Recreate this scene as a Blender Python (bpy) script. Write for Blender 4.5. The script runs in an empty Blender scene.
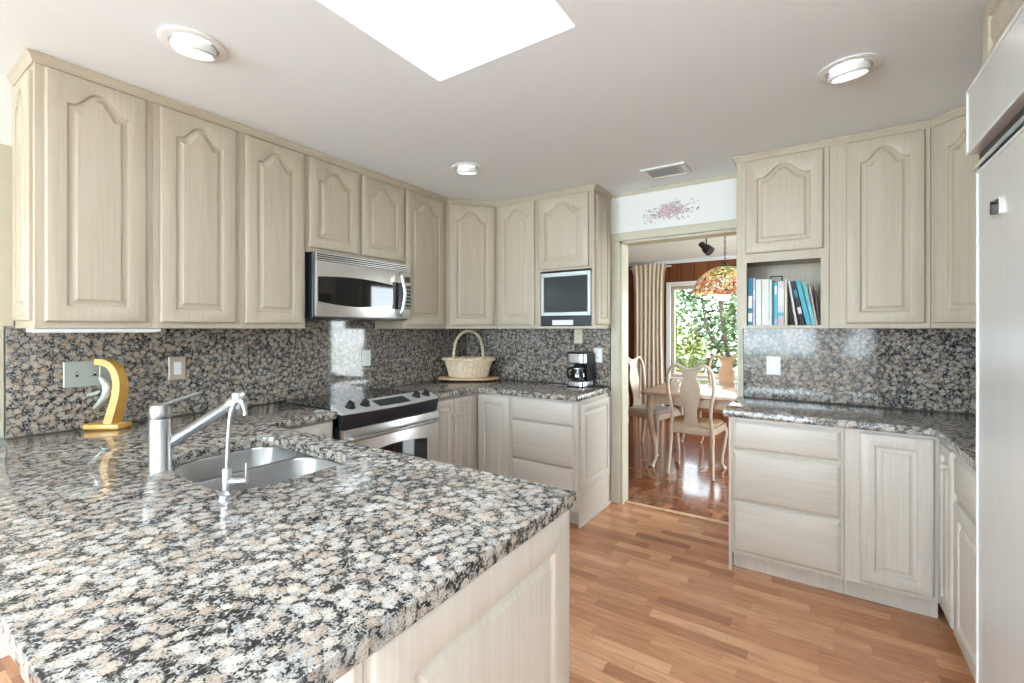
import bpy, bmesh, math, random
from mathutils import Vector, Matrix
random.seed(7)
PI = math.pi
SC = bpy.context.scene
COL = SC.collection

# ------------------------------------------------------------------ camera
cam_d = bpy.data.cameras.new('camera')
cam = bpy.data.objects.new('camera', cam_d)
COL.objects.link(cam)
cam.location = (0, 0, 1.375)
cam.rotation_euler = (PI / 2, 0, math.radians(33.66))
cam_d.sensor_width = 36
cam_d.lens = 455 / 1024 * 36
cam_d.shift_y = -12.5 / 1024
cam_d.clip_start = 0.02
cam_d.clip_end = 300
SC.camera = cam

# ------------------------------------------------------------------ world, sun, daylight, exposure
SC.view_settings.view_transform = 'Standard'
SC.view_settings.look = 'None'
SC.view_settings.exposure = 0.40
SC.view_settings.gamma = 1.0
SC.view_settings.use_curve_mapping = False
SC.cycles.max_bounces = 10
SC.cycles.diffuse_bounces = 5
SC.cycles.glossy_bounces = 4
SC.cycles.transmission_bounces = 4
SC.cycles.transparent_max_bounces = 12
SC.cycles.sample_clamp_indirect = 6
SC.cycles.caustics_reflective = False
SC.cycles.caustics_refractive = False

W = bpy.data.worlds.new('sky')
SC.world = W
W.use_nodes = True
wn = W.node_tree.nodes
wl = W.node_tree.links
wn.clear()
wo = wn.new('ShaderNodeOutputWorld')
wb = wn.new('ShaderNodeBackground')
sky = wn.new('ShaderNodeTexSky')
sky.sky_type = 'HOSEK_WILKIE'
sky.sun_direction = (0.25, -0.55, 0.8)
sky.turbidity = 4.0
sky.ground_albedo = 0.35
mixw = wn.new('ShaderNodeMix')
mixw.data_type = 'RGBA'
mixw.inputs[0].default_value = 0.55
mixw.inputs[7].default_value = (0.86, 0.94, 1.0, 1)
wl.new(sky.outputs[0], mixw.inputs[6])
wl.new(mixw.outputs[2], wb.inputs[0])
wb.inputs[1].default_value = 9.0
wl.new(wb.outputs[0], wo.inputs[0])


def light(name, kind, loc, direction, energy, color=(1, 1, 1), **kw):
    d = bpy.data.lights.new(name, kind)
    d.energy = energy
    d.color = color
    for k, v in kw.items():
        setattr(d, k, v)
    o = bpy.data.objects.new(name, d)
    COL.objects.link(o)
    o.location = loc
    o.rotation_euler = Vector(direction).to_track_quat('-Z', 'Y').to_euler()
    return o


light('sun', 'SUN', (0, -6, 8), (-0.06, 0.45, -0.9), 5.5, (1.0, 0.96, 0.9), angle=0.01)
# daylight lamps, one per window opening; the side windows behind the viewer are added
light('daylight_rear', 'AREA', (-1.3, -5.64, 1.50), (0, 1, 0.5), 95, (0.69, 0.865, 1.0), shape='RECTANGLE', size=2.6, size_y=1.6)
light('added_daylight_rear_left', 'AREA', (-2.90, -4.1, 1.5), (1, 0.55, 0.32), 370, (0.69, 0.865, 1.0), shape='RECTANGLE', size=2.2, size_y=1.5)  # main fill, added through an invented window out of view
light('added_daylight_right', 'AREA', (1.17, -3.2, 1.5), (-1, 0.45, 0.5), 62, (0.69, 0.865, 1.0), shape='RECTANGLE', size=2.4, size_y=1.4)  # weaker side fill from an added window out of view
light('daylight_skylight', 'AREA', (-1.02, 0.83, 3.02), (0, 0, -1), 18, (0.72, 0.89, 1.0), shape='RECTANGLE', size=0.6, size_y=1.2)
light('daylight_dining', 'AREA', (2.27, 5.4, 1.35), (-1, 0, 0.1), 150, (0.88, 0.95, 1.0), shape='RECTANGLE', size=2.9, size_y=1.7)

# ------------------------------------------------------------------ dimensions
XL, XR, YB, YR, ZC = -2.83, 1.10, 3.45, -5.6, 2.44
CT, CTH = 0.918, 0.040
UB = 1.378                      # underside of the wall cabinets
DIN_X0, DIN_X1, DIN_Y0, DIN_Y1 = -2.75, 2.2, 3.57, 7.25
SKY_X0, SKY_X1, SKY_Y0, SKY_Y1 = -1.342, -0.703, 0.20, 1.455
DOOR_X0, DOOR_X1, DOOR_H = -1.275, -0.425, 2.062


# ------------------------------------------------------------------ materials
def newmat(name):
    m = bpy.data.materials.new(name)
    m.use_nodes = True
    n = m.node_tree.nodes
    return m, n, m.node_tree.links, n['Principled BSDF']


def plain(name, col, rough=0.5, metal=0.0, spec=0.5, coat=0.0, emit=None, estr=0.0, trans=0.0, noise=0.0, nscale=40, bump=0.0):
    m, n, l, p = newmat(name)
    p.inputs['Base Color'].default_value = (*col, 1)
    p.inputs['Roughness'].default_value = rough
    p.inputs['Metallic'].default_value = metal
    p.inputs['Specular IOR Level'].default_value = spec
    p.inputs['Coat Weight'].default_value = coat
    if trans:
        p.inputs['Transmission Weight'].default_value = trans
    if emit:
        p.inputs['Emission Color'].default_value = (*emit, 1)
        p.inputs['Emission Strength'].default_value = estr
    if noise or bump:
        tc = n.new('ShaderNodeTexCoord')
        nz = n.new('ShaderNodeTexNoise')
        nz.inputs['Scale'].default_value = nscale
        nz.inputs['Detail'].default_value = 4
        l.new(tc.outputs['Object'], nz.inputs['Vector'])
        if noise:
            r = n.new('ShaderNodeValToRGB')
            r.color_ramp.elements[0].position = 0.3
            r.color_ramp.elements[1].position = 0.7
            r.color_ramp.elements[0].color = (*[c * (1 - noise) for c in col], 1)
            r.color_ramp.elements[1].color = (*[min(1, c * (1 + noise)) for c in col], 1)
            l.new(nz.outputs[0], r.inputs[0])
            l.new(r.outputs[0], p.inputs['Base Color'])
        if bump:
            b = n.new('ShaderNodeBump')
            b.inputs['Strength'].default_value = bump
            b.inputs['Distance'].default_value = 0.002
            l.new(nz.outputs[0], b.inputs['Height'])
            l.new(b.outputs[0], p.inputs['Normal'])
    return m


def ramp(n, stops, interp='LINEAR'):
    r = n.new('ShaderNodeValToRGB')
    r.color_ramp.interpolation = interp
    e = r.color_ramp.elements
    while len(e) < len(stops):
        e.new(0.5)
    for i, (pos, c) in enumerate(stops):
        e[i].position = pos
        e[i].color = (*c, 1)
    return r


def math_node(n, l, op, a, b=None, c=None):
    x = n.new('ShaderNodeMath')
    x.operation = op
    for i, v in enumerate((a, b, c)):
        if v is None:
            continue
        if isinstance(v, (int, float)):
            x.inputs[i].default_value = v
        else:
            l.new(v, x.inputs[i])
    return x.outputs[0]


def mixc(n, l, fac, a, b, mode='MIX'):
    x = n.new('ShaderNodeMix')
    x.data_type = 'RGBA'
    x.blend_type = mode
    for i, v in ((0, fac), (6, a), (7, b)):
        if isinstance(v, (int, float)):
            x.inputs[i].default_value = v
        elif isinstance(v, tuple):
            x.inputs[i].default_value = (*v, 1)
        else:
            l.new(v, x.inputs[i])
    return x.outputs[2]


def oak(name, base, dark, axis='Z', rough=0.42, amount=0.55, bump=0.25):
    """pickled oak: pale paint with the open grain showing through"""
    m, n, l, p = newmat(name)
    tc = n.new('ShaderNodeTexCoord')
    oi = n.new('ShaderNodeObjectInfo')
    sh = n.new('ShaderNodeVectorMath')
    sh.operation = 'SCALE'
    comb = n.new('ShaderNodeCombineXYZ')
    for i in range(3):
        l.new(oi.outputs['Random'], comb.inputs[i])
    l.new(comb.outputs[0], sh.inputs[0])
    sh.inputs['Scale'].default_value = 13.0
    ad = n.new('ShaderNodeVectorMath')
    l.new(tc.outputs['Object'], ad.inputs[0])
    l.new(sh.outputs[0], ad.inputs[1])
    mp = n.new('ShaderNodeMapping')
    s = {'X': (2.5, 90, 90), 'Y': (90, 2.5, 90), 'Z': (90, 90, 2.5)}[axis]
    mp.inputs['Scale'].default_value = s
    l.new(ad.outputs[0], mp.inputs['Vector'])
    nz = n.new('ShaderNodeTexNoise')
    nz.inputs['Scale'].default_value = 1.0
    nz.inputs['Detail'].default_value = 5
    nz.inputs['Roughness'].default_value = 0.6
    nz.inputs['Distortion'].default_value = 0.6
    l.new(mp.outputs[0], nz.inputs['Vector'])
    mp2 = n.new('ShaderNodeMapping')
    s2 = {'X': (1.2, 14, 14), 'Y': (14, 1.2, 14), 'Z': (14, 14, 1.2)}[axis]
    mp2.inputs['Scale'].default_value = s2
    l.new(ad.outputs[0], mp2.inputs['Vector'])
    nz2 = n.new('ShaderNodeTexNoise')
    nz2.inputs['Scale'].default_value = 1.0
    nz2.inputs['Detail'].default_value = 3
    l.new(mp2.outputs[0], nz2.inputs['Vector'])
    r = ramp(n, [(0.36, dark), (0.56, base)])
    l.new(nz.outputs[0], r.inputs[0])
    c1 = mixc(n, l, amount, base, r.outputs[0])
    r2 = ramp(n, [(0.3, tuple(0.55 * a + 0.45 * b for a, b in zip(base, dark))), (0.6, base)])
    l.new(nz2.outputs[0], r2.inputs[0])
    c2 = mixc(n, l, 0.45, c1, r2.outputs[0])
    l.new(c2, p.inputs['Base Color'])
    p.inputs['Roughness'].default_value = rough
    b = n.new('ShaderNodeBump')
    b.inputs['Strength'].default_value = bump
    b.inputs['Distance'].default_value = 0.0008
    l.new(nz.outputs[0], b.inputs['Height'])
    l.new(b.outputs[0], p.inputs['Normal'])
    return m


def granite(name, stops, dark, scale=34.0, rough=0.06, rim=(0.27, 0.265, 0.255), edge=0.655):
    """Baltic brown: round brown and grey feldspar grains in a black matrix"""
    m, n, l, p = newmat(name)
    tc = n.new('ShaderNodeTexCoord')
    nz = n.new('ShaderNodeTexNoise')
    nz.inputs['Scale'].default_value = 55
    nz.inputs['Detail'].default_value = 4
    l.new(tc.outputs['Object'], nz.inputs['Vector'])
    sub = n.new('ShaderNodeVectorMath'); sub.operation = 'SUBTRACT'
    l.new(nz.outputs['Color'], sub.inputs[0]); sub.inputs[1].default_value = (0.5, 0.5, 0.5)
    scl = n.new('ShaderNodeVectorMath'); scl.operation = 'SCALE'
    l.new(sub.outputs[0], scl.inputs[0]); scl.inputs['Scale'].default_value = 0.022
    ad = n.new('ShaderNodeVectorMath')
    l.new(tc.outputs['Object'], ad.inputs[0]); l.new(scl.outputs[0], ad.inputs[1])
    v = n.new('ShaderNodeTexVoronoi'); v.feature = 'F1'
    v.inputs['Scale'].default_value = scale
    l.new(ad.outputs[0], v.inputs['Vector'])
    sep = n.new('ShaderNodeSeparateColor'); l.new(v.outputs['Color'], sep.inputs[0])
    grain = ramp(n, stops, 'LINEAR')
    l.new(sep.outputs[0], grain.inputs[0])
    v2 = n.new('ShaderNodeTexVoronoi'); v2.feature = 'F1'
    v2.inputs['Scale'].default_value = scale * 5.5
    l.new(ad.outputs[0], v2.inputs['Vector'])
    sep2 = n.new('ShaderNodeSeparateColor'); l.new(v2.outputs['Color'], sep2.inputs[0])
    # matrix between the grains: black with grey and brown crumbs
    mat_r = ramp(n, [(0.0, dark), (0.42, dark), (0.5, (0.10, 0.085, 0.075)), (0.62, rim), (0.85, tuple(c * 1.35 for c in rim)), (0.92, dark)], 'CONSTANT')
    l.new(sep2.outputs[1], mat_r.inputs[0])
    # edge of a grain wobbles and each grain has its own size
    fine = n.new('ShaderNodeTexNoise')
    fine.inputs['Scale'].default_value = 215
    fine.inputs['Detail'].default_value = 3
    l.new(tc.outputs['Object'], fine.inputs['Vector'])
    dist = math_node(n, l, 'MULTIPLY_ADD', sep.outputs[1], 0.22, v.outputs['Distance'])
    dist = math_node(n, l, 'MULTIPLY_ADD', fine.outputs[0], 1.25, dist)
    dist = math_node(n, l, 'SUBTRACT', dist, 0.45)
    fac = ramp(n, [(edge - 0.04, (0, 0, 0)), (edge + 0.06, (1, 1, 1))])
    sc_ = math_node(n, l, 'MULTIPLY', dist, 0.80)
    l.new(sc_, fac.inputs[0])
    speck = ramp(n, [(0.34, (0.35, 0.34, 0.33)), (0.47, (1, 1, 1)), (0.62, (1, 1, 1)), (0.72, (1.25, 1.22, 1.2))])
    l.new(fine.outputs[0], speck.inputs[0])
    g2 = mixc(n, l, 0.85, grain.outputs[0], speck.outputs[0], 'MULTIPLY')
    c = mixc(n, l, fac.outputs[0], g2, mat_r.outputs[0])
    l.new(c, p.inputs['Base Color'])
    p.inputs['Roughness'].default_value = rough
    p.inputs['Specular IOR Level'].default_value = 0.5
    return m


def strip_wood(name, stops, w, length, rough, axis='X', coat=0.0, grain_s=(5, 55, 55)):
    """narrow laminate strips with random lengths and tones"""
    m, n, l, p = newmat(name)
    tc = n.new('ShaderNodeTexCoord')
    s = n.new('ShaderNodeSeparateXYZ'); l.new(tc.outputs['Object'], s.inputs[0])
    u, v = (s.outputs[0], s.outputs[1]) if axis == 'X' else (s.outputs[1], s.outputs[0])
    vr = math_node(n, l, 'DIVIDE', v, w)
    row = math_node(n, l, 'FLOOR', vr)
    wn1 = n.new('ShaderNodeTexWhiteNoise'); wn1.noise_dimensions = '1D'
    l.new(row, wn1.inputs['W'])
    uo = math_node(n, l, 'MULTIPLY_ADD', wn1.outputs[0], 7.3, math_node(n, l, 'DIVIDE', u, length))
    colm = math_node(n, l, 'FLOOR', uo)
    cb = n.new('ShaderNodeCombineXYZ'); l.new(row, cb.inputs[0]); l.new(colm, cb.inputs[1])
    wn2 = n.new('ShaderNodeTexWhiteNoise'); wn2.noise_dimensions = '2D'
    l.new(cb.outputs[0], wn2.inputs['Vector'])
    r = ramp(n, stops); l.new(wn2.outputs[0], r.inputs[0])
    mp = n.new('ShaderNodeMapping')
    gs = grain_s if axis == 'X' else (grain_s[1], grain_s[0], grain_s[2])
    mp.inputs['Scale'].default_value = gs
    off = n.new('ShaderNodeVectorMath')
    sc3 = n.new('ShaderNodeVectorMath'); sc3.operation = 'SCALE'; sc3.inputs['Scale'].default_value = 9.0
    l.new(wn2.outputs['Color'], sc3.inputs[0])
    l.new(tc.outputs['Object'], off.inputs[0]); l.new(sc3.outputs[0], off.inputs[1])
    l.new(off.outputs[0], mp.inputs['Vector'])
    nz = n.new('ShaderNodeTexNoise'); nz.inputs['Scale'].default_value = 1; nz.inputs['Detail'].default_value = 5; nz.inputs['Distortion'].default_value = 1.2
    l.new(mp.outputs[0], nz.inputs['Vector'])
    gr = ramp(n, [(0.3, (0.62, 0.55, 0.5)), (0.55, (1, 1, 1)), (0.75, (1.12, 1.1, 1.08))]); l.new(nz.outputs[0], gr.inputs[0])
    c = mixc(n, l, 0.7, r.outputs[0], gr.outputs[0], 'MULTIPLY')
    fu = math_node(n, l, 'FRACT', uo); fv = math_node(n, l, 'FRACT', vr)
    e1 = math_node(n, l, 'LESS_THAN', fv, 0.022)
    e2 = math_node(n, l, 'LESS_THAN', fu, 0.004)
    e = math_node(n, l, 'MAXIMUM', e1, e2)
    c = mixc(n, l, math_node(n, l, 'MULTIPLY', e, 0.45), c, (0.12, 0.05, 0.025))
    l.new(c, p.inputs['Base Color'])
    p.inputs['Roughness'].default_value = rough
    p.inputs['Coat Weight'].default_value = coat
    p.inputs['Coat Roughness'].default_value = 0.24
    return m


def parquet(name, stops, cell, strips, rough):
    m, n, l, p = newmat(name)
    tc = n.new('ShaderNodeTexCoord')
    mp = n.new('ShaderNodeMapping'); mp.inputs['Rotation'].default_value = (0, 0, math.radians(0))
    l.new(tc.outputs['Object'], mp.inputs['Vector'])
    s = n.new('ShaderNodeSeparateXYZ'); l.new(mp.outputs[0], s.inputs[0])
    X = math_node(n, l, 'DIVIDE', s.outputs[0], cell); Y = math_node(n, l, 'DIVIDE', s.outputs[1], cell)
    fx = math_node(n, l, 'FLOOR', X); fy = math_node(n, l, 'FLOOR', Y)
    ch = math_node(n, l, 'FLOORED_MODULO', math_node(n, l, 'ADD', fx, fy), 2.0)
    ax = math_node(n, l, 'FLOOR', math_node(n, l, 'MULTIPLY', X, strips))
    ay = math_node(n, l, 'FLOOR', math_node(n, l, 'MULTIPLY', Y, strips))
    mx = n.new('ShaderNodeMix'); mx.data_type = 'FLOAT'
    l.new(ch, mx.inputs[0]); l.new(ax, mx.inputs[2]); l.new(math_node(n, l, 'ADD', ay, 500.0), mx.inputs[3])
    cb = n.new('ShaderNodeCombineXYZ'); l.new(fx, cb.inputs[0]); l.new(fy, cb.inputs[1]); l.new(mx.outputs[0], cb.inputs[2])
    wn2 = n.new('ShaderNodeTexWhiteNoise'); l.new(cb.outputs[0], wn2.inputs['Vector'])
    r = ramp(n, stops); l.new(wn2.outputs[0], r.inputs[0])
    nz = n.new('ShaderNodeTexNoise'); nz.inputs['Scale'].default_value = 14; nz.inputs['Detail'].default_value = 4
    l.new(tc.outputs['Object'], nz.inputs['Vector'])
    gr = ramp(n, [(0.35, (0.7, 0.66, 0.62)), (0.65, (1.1, 1.1, 1.1))]); l.new(nz.outputs[0], gr.inputs[0])
    c = mixc(n, l, 0.8, r.outputs[0], gr.outputs[0], 'MULTIPLY')
    l.new(c, p.inputs['Base Color'])
    p.inputs['Roughness'].default_value = rough
    p.inputs['Coat Weight'].default_value = 0.6
    p.inputs['Coat Roughness'].default_value = 0.08
    b = n.new('ShaderNodeBump'); b.inputs['Strength'].default_value = 0.08; b.inputs['Distance'].default_value = 0.001
    l.new(wn2.outputs[0], b.inputs['Height']); l.new(b.outputs[0], p.inputs['Normal'])
    return m


def brushed(name, col, rough=0.28, axis='Z', strength=0.12):
    m, n, l, p = newmat(name)
    tc = n.new('ShaderNodeTexCoord')
    mp = n.new('ShaderNodeMapping')
    mp.inputs['Scale'].default_value = {'X': (2, 400, 400), 'Y': (400, 2, 400), 'Z': (400, 400, 2)}[axis]
    l.new(tc.outputs['Object'], mp.inputs['Vector'])
    nz = n.new('ShaderNodeTexNoise'); nz.inputs['Scale'].default_value = 1; nz.inputs['Detail'].default_value = 3
    l.new(mp.outputs[0], nz.inputs['Vector'])
    r = ramp(n, [(0.3, tuple(c * 0.82 for c in col)), (0.7, col)]); l.new(nz.outputs[0], r.inputs[0])
    l.new(r.outputs[0], p.inputs['Base Color'])
    rr = n.new('ShaderNodeMapRange'); rr.inputs[3].default_value = rough - 0.07; rr.inputs[4].default_value = rough + 0.1
    l.new(nz.outputs[0], rr.inputs[0]); l.new(rr.outputs[0], p.inputs['Roughness'])
    p.inputs['Metallic'].default_value = 1.0
    b = n.new('ShaderNodeBump'); b.inputs['Strength'].default_value = strength; b.inputs['Distance'].default_value = 0.0005
    l.new(nz.outputs[0], b.inputs['Height']); l.new(b.outputs[0], p.inputs['Normal'])
    return m


def paneled(name, c1, c2, groove, pitch, axis='X', rough=0.4):
    """vertical tongue-and-groove boards"""
    m, n, l, p = newmat(name)
    tc = n.new('ShaderNodeTexCoord')
    s = n.new('ShaderNodeSeparateXYZ'); l.new(tc.outputs['Object'], s.inputs[0])
    u = math_node(n, l, 'DIVIDE', s.outputs['XYZ'.index(axis)], pitch)
    wn1 = n.new('ShaderNodeTexWhiteNoise'); wn1.noise_dimensions = '1D'; l.new(math_node(n, l, 'FLOOR', u), wn1.inputs['W'])
    r = ramp(n, [(0, c1), (1, c2)]); l.new(wn1.outputs[0], r.inputs[0])
    e = math_node(n, l, 'LESS_THAN', math_node(n, l, 'FRACT', u), 0.06)
    mp = n.new('ShaderNodeMapping'); mp.inputs['Scale'].default_value = (40, 40, 2); l.new(tc.outputs['Object'], mp.inputs['Vector'])
    nz = n.new('ShaderNodeTexNoise'); nz.inputs['Scale'].default_value = 1; nz.inputs['Detail'].default_value = 4; l.new(mp.outputs[0], nz.inputs['Vector'])
    gr = ramp(n, [(0.3, (0.6, 0.55, 0.5)), (0.7, (1.1, 1.1, 1.1))]); l.new(nz.outputs[0], gr.inputs[0])
    c = mixc(n, l, 0.7, r.outputs[0], gr.outputs[0], 'MULTIPLY')
    c = mixc(n, l, e, c, groove)
    l.new(c, p.inputs['Base Color'])
    p.inputs['Roughness'].default_value = rough
    return m


def glass(name, tint=(1, 1, 1), gloss=0.08):
    m = bpy.data.materials.new(name); m.use_nodes = True
    n, l = m.node_tree.nodes, m.node_tree.links
    n.clear()
    o = n.new('ShaderNodeOutputMaterial'); mx = n.new('ShaderNodeMixShader')
    t = n.new('ShaderNodeBsdfTransparent'); t.inputs[0].default_value = (*tint, 1)
    g = n.new('ShaderNodeBsdfGlossy'); g.inputs['Roughness'].default_value = 0.02
    mx.inputs[0].default_value = gloss
    l.new(t.outputs[0], mx.inputs[1]); l.new(g.outputs[0], mx.inputs[2]); l.new(mx.outputs[0], o.inputs[0])
    return m


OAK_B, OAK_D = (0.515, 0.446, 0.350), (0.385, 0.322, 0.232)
LOW_B, LOW_D = (0.63, 0.585, 0.52), (0.48, 0.435, 0.38)  # base cabinets take a paler, less yellow tone than the wall cabinets
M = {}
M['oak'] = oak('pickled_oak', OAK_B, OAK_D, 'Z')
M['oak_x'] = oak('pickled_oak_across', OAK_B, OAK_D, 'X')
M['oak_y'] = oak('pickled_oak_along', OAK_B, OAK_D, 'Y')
M['low'] = oak('lower_oak', LOW_B, LOW_D, 'Z')
M['low_x'] = oak('lower_oak_across', LOW_B, LOW_D, 'X')
M['low_y'] = oak('lower_oak_along', LOW_B, LOW_D, 'Y')
M['granite'] = granite('granite_polished', [(0.0, (0.36, 0.285, 0.23)), (0.25, (0.43, 0.36, 0.30)), (0.45, (0.48, 0.43, 0.375)), (0.62, (0.42, 0.39, 0.355)), (0.8, (0.53, 0.48, 0.425)), (0.92, (0.39, 0.38, 0.365)), (1.0, (0.37, 0.29, 0.235))], (0.022, 0.021, 0.021), 40.0)
M['granite_wall'] = granite('granite_backsplash', [(0.0, (0.30, 0.22, 0.165)), (0.25, (0.42, 0.335, 0.26)), (0.45, (0.46, 0.39, 0.32)), (0.62, (0.38, 0.335, 0.29)), (0.8, (0.50, 0.43, 0.355)), (0.92, (0.36, 0.345, 0.325)), (1.0, (0.33, 0.23, 0.175))], (0.018, 0.018, 0.019), 44.0, edge=0.615)
M['wall_white'] = plain('wall_paint_white', (0.82, 0.82, 0.80), 0.6, bump=0.05, nscale=180)
M['ceiling'] = plain('ceiling_paint', (0.855, 0.905, 0.955), 0.7, bump=0.05, nscale=150)
M['well'] = plain('skylight_well_paint', (0.9, 0.9, 0.9), 0.6)
M['trim'] = plain('trim_cream_paint', (0.55, 0.51, 0.40), 0.4, noise=0.03, nscale=20)
M['trim_white'] = plain('trim_white_paint', (0.80, 0.82, 0.82), 0.4)
M['floor'] = strip_wood('laminate_floor', [(0.0, (0.36, 0.145, 0.067)), (0.22, (0.52, 0.235, 0.113)), (0.6, (0.61, 0.295, 0.15)), (0.85, (0.69, 0.36, 0.19)), (1.0, (0.75, 0.42, 0.245))], 0.066, 0.34, 0.32, coat=0.3)
M['parquet'] = parquet('parquet_floor', [(0.0, (0.21, 0.070, 0.028)), (0.5, (0.29, 0.104, 0.042)), (1.0, (0.38, 0.15, 0.062))], 0.23, 4.0, 0.2)
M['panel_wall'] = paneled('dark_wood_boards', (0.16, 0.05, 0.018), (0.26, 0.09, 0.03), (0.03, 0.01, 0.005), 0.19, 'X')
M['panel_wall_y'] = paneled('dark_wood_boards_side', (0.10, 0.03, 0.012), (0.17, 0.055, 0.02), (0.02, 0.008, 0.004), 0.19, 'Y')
M['steel'] = brushed('brushed_steel', (0.86, 0.85, 0.84), 0.30, 'Y')
M['panel_silver'] = plain('silver_panel', (0.66, 0.66, 0.65), 0.35, 0.35)  # pale half-metal colour stands in for windows mirrored in the steel control panel
M['steel_sink'] = brushed('sink_steel', (0.50, 0.515, 0.53), 0.30, 'X')
M['nickel'] = brushed('satin_nickel', (0.50, 0.505, 0.51), 0.30, 'Z', 0.05)
M['chrome'] = plain('chrome', (0.8, 0.8, 0.8), 0.12, 1.0)
M['black'] = plain('black_plastic', (0.012, 0.012, 0.014), 0.3)
M['black_glass'] = plain('black_glass', (0.008, 0.008, 0.01), 0.04, spec=0.6)
M['navy_black'] = plain('dark_blue_black_plastic', (0.012, 0.017, 0.028), 0.3)
M['gold'] = plain('honey_wood', (0.72, 0.40, 0.09), 0.35, noise=0.12, nscale=25, coat=0.3)
M['pewter'] = plain('pale_painted_metal', (0.62, 0.67, 0.62), 0.3, 0.4)
M['plate_grey'] = plain('grey_green_plate', (0.42, 0.47, 0.43), 0.35, 0.2)
M['plate_tan'] = plain('tan_plate', (0.52, 0.44, 0.36), 0.35, 0.1)
M['plate_white'] = plain('white_plate', (0.85, 0.85, 0.84), 0.35)
M['plate_cream'] = plain('cream_plate', (0.72, 0.68, 0.50), 0.4)
M['slot'] = plain('dark_slot', (0.03, 0.03, 0.03), 0.5)
M['emit'] = plain('lamp_glow', (1, 1, 1), 0.5, emit=(1.0, 0.97, 0.92), estr=9.0)
M['lamp_white'] = plain('lamp_trim_white', (0.82, 0.82, 0.82), 0.4)
M['wicker'] = plain('pale_wicker', (0.80, 0.64, 0.45), 0.55, noise=0.22, nscale=60)
M['board'] = plain('round_board_wood', (0.60, 0.40, 0.24), 0.35, noise=0.15, nscale=18)
M['silver'] = plain('silver_plastic', (0.60, 0.64, 0.66), 0.35, 0.3)
M['screen'] = plain('dark_screen', (0.035, 0.045, 0.05), 0.15)
M['clear'] = glass('clear_glass', (0.97, 0.985, 0.98), 0.06)
m_ = bpy.data.materials.new('frosted_skylight_glass'); m_.use_nodes = True
n_, l_ = m_.node_tree.nodes, m_.node_tree.links
n_.remove(n_['Principled BSDF'])
tr_ = n_.new('ShaderNodeBsdfTranslucent'); tr_.inputs[0].default_value = (0.9, 0.92, 0.95, 1)
l_.new(tr_.outputs[0], n_['Material Output'].inputs[0])
M['frosted'] = m_
M['carafe'] = glass('carafe_glass', (0.55, 0.62, 0.68), 0.18)
M['fridge'] = oak('refrigerator_panel', (0.58, 0.565, 0.53), (0.52, 0.50, 0.465), 'Z', 0.22, 0.6, 0.15)
M['fridge_trim'] = plain('bright_white_metal', (0.85, 0.86, 0.87), 0.25, 0.3)
M['chair'] = oak('whitewashed_chair_wood', (0.70, 0.61, 0.48), (0.52, 0.42, 0.30), 'Z', 0.35, 0.6)
M['chair_tan'] = oak('tan_chair_wood', (0.66, 0.42, 0.25), (0.50, 0.29, 0.16), 'Z', 0.35, 0.6)
M['table'] = oak('table_wood', (0.62, 0.44, 0.32), (0.46, 0.31, 0.21), 'X', 0.12, 0.6)
M['cushion'] = plain('pale_seat_fabric', (0.70, 0.70, 0.70), 0.8, bump=0.3, nscale=300)
M['cushion_yellow'] = plain('straw_seat_fabric', (0.78, 0.62, 0.38), 0.8, bump=0.3, nscale=300)
M['curtain'] = plain('beige_curtain', (0.70, 0.63, 0.50), 0.85, bump=0.2, nscale=250)
M['leaf_a'] = plain('leaves_yellow_green', (0.17, 0.21, 0.04), 0.6, noise=0.3, nscale=3)
M['leaf_b'] = plain('leaves_dark_green', (0.032, 0.066, 0.02), 0.5, noise=0.35, nscale=3)
M['leaf_c'] = plain('leaves_mid_green', (0.09, 0.155, 0.045), 0.6, noise=0.35, nscale=3)
M['bark'] = plain('bark', (0.10, 0.075, 0.055), 0.9, noise=0.3, nscale=20)
M['lawn'] = plain('lawn', (0.22, 0.30, 0.12), 0.9, noise=0.3, nscale=2)
M['drive'] = plain('gravel_drive', (0.55, 0.53, 0.50), 0.9, noise=0.12, nscale=10)
M['brick'] = plain('red_brick', (0.26, 0.09, 0.06), 0.8, noise=0.25, nscale=25)
M['car'] = plain('car_paint_silver', (0.62, 0.66, 0.72), 0.2, 0.5, coat=0.5)
M['tyre'] = plain('tyre_rubber', (0.02, 0.02, 0.02), 0.8)
M['iron'] = plain('dark_iron', (0.05, 0.045, 0.04), 0.4, 0.7)


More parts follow.
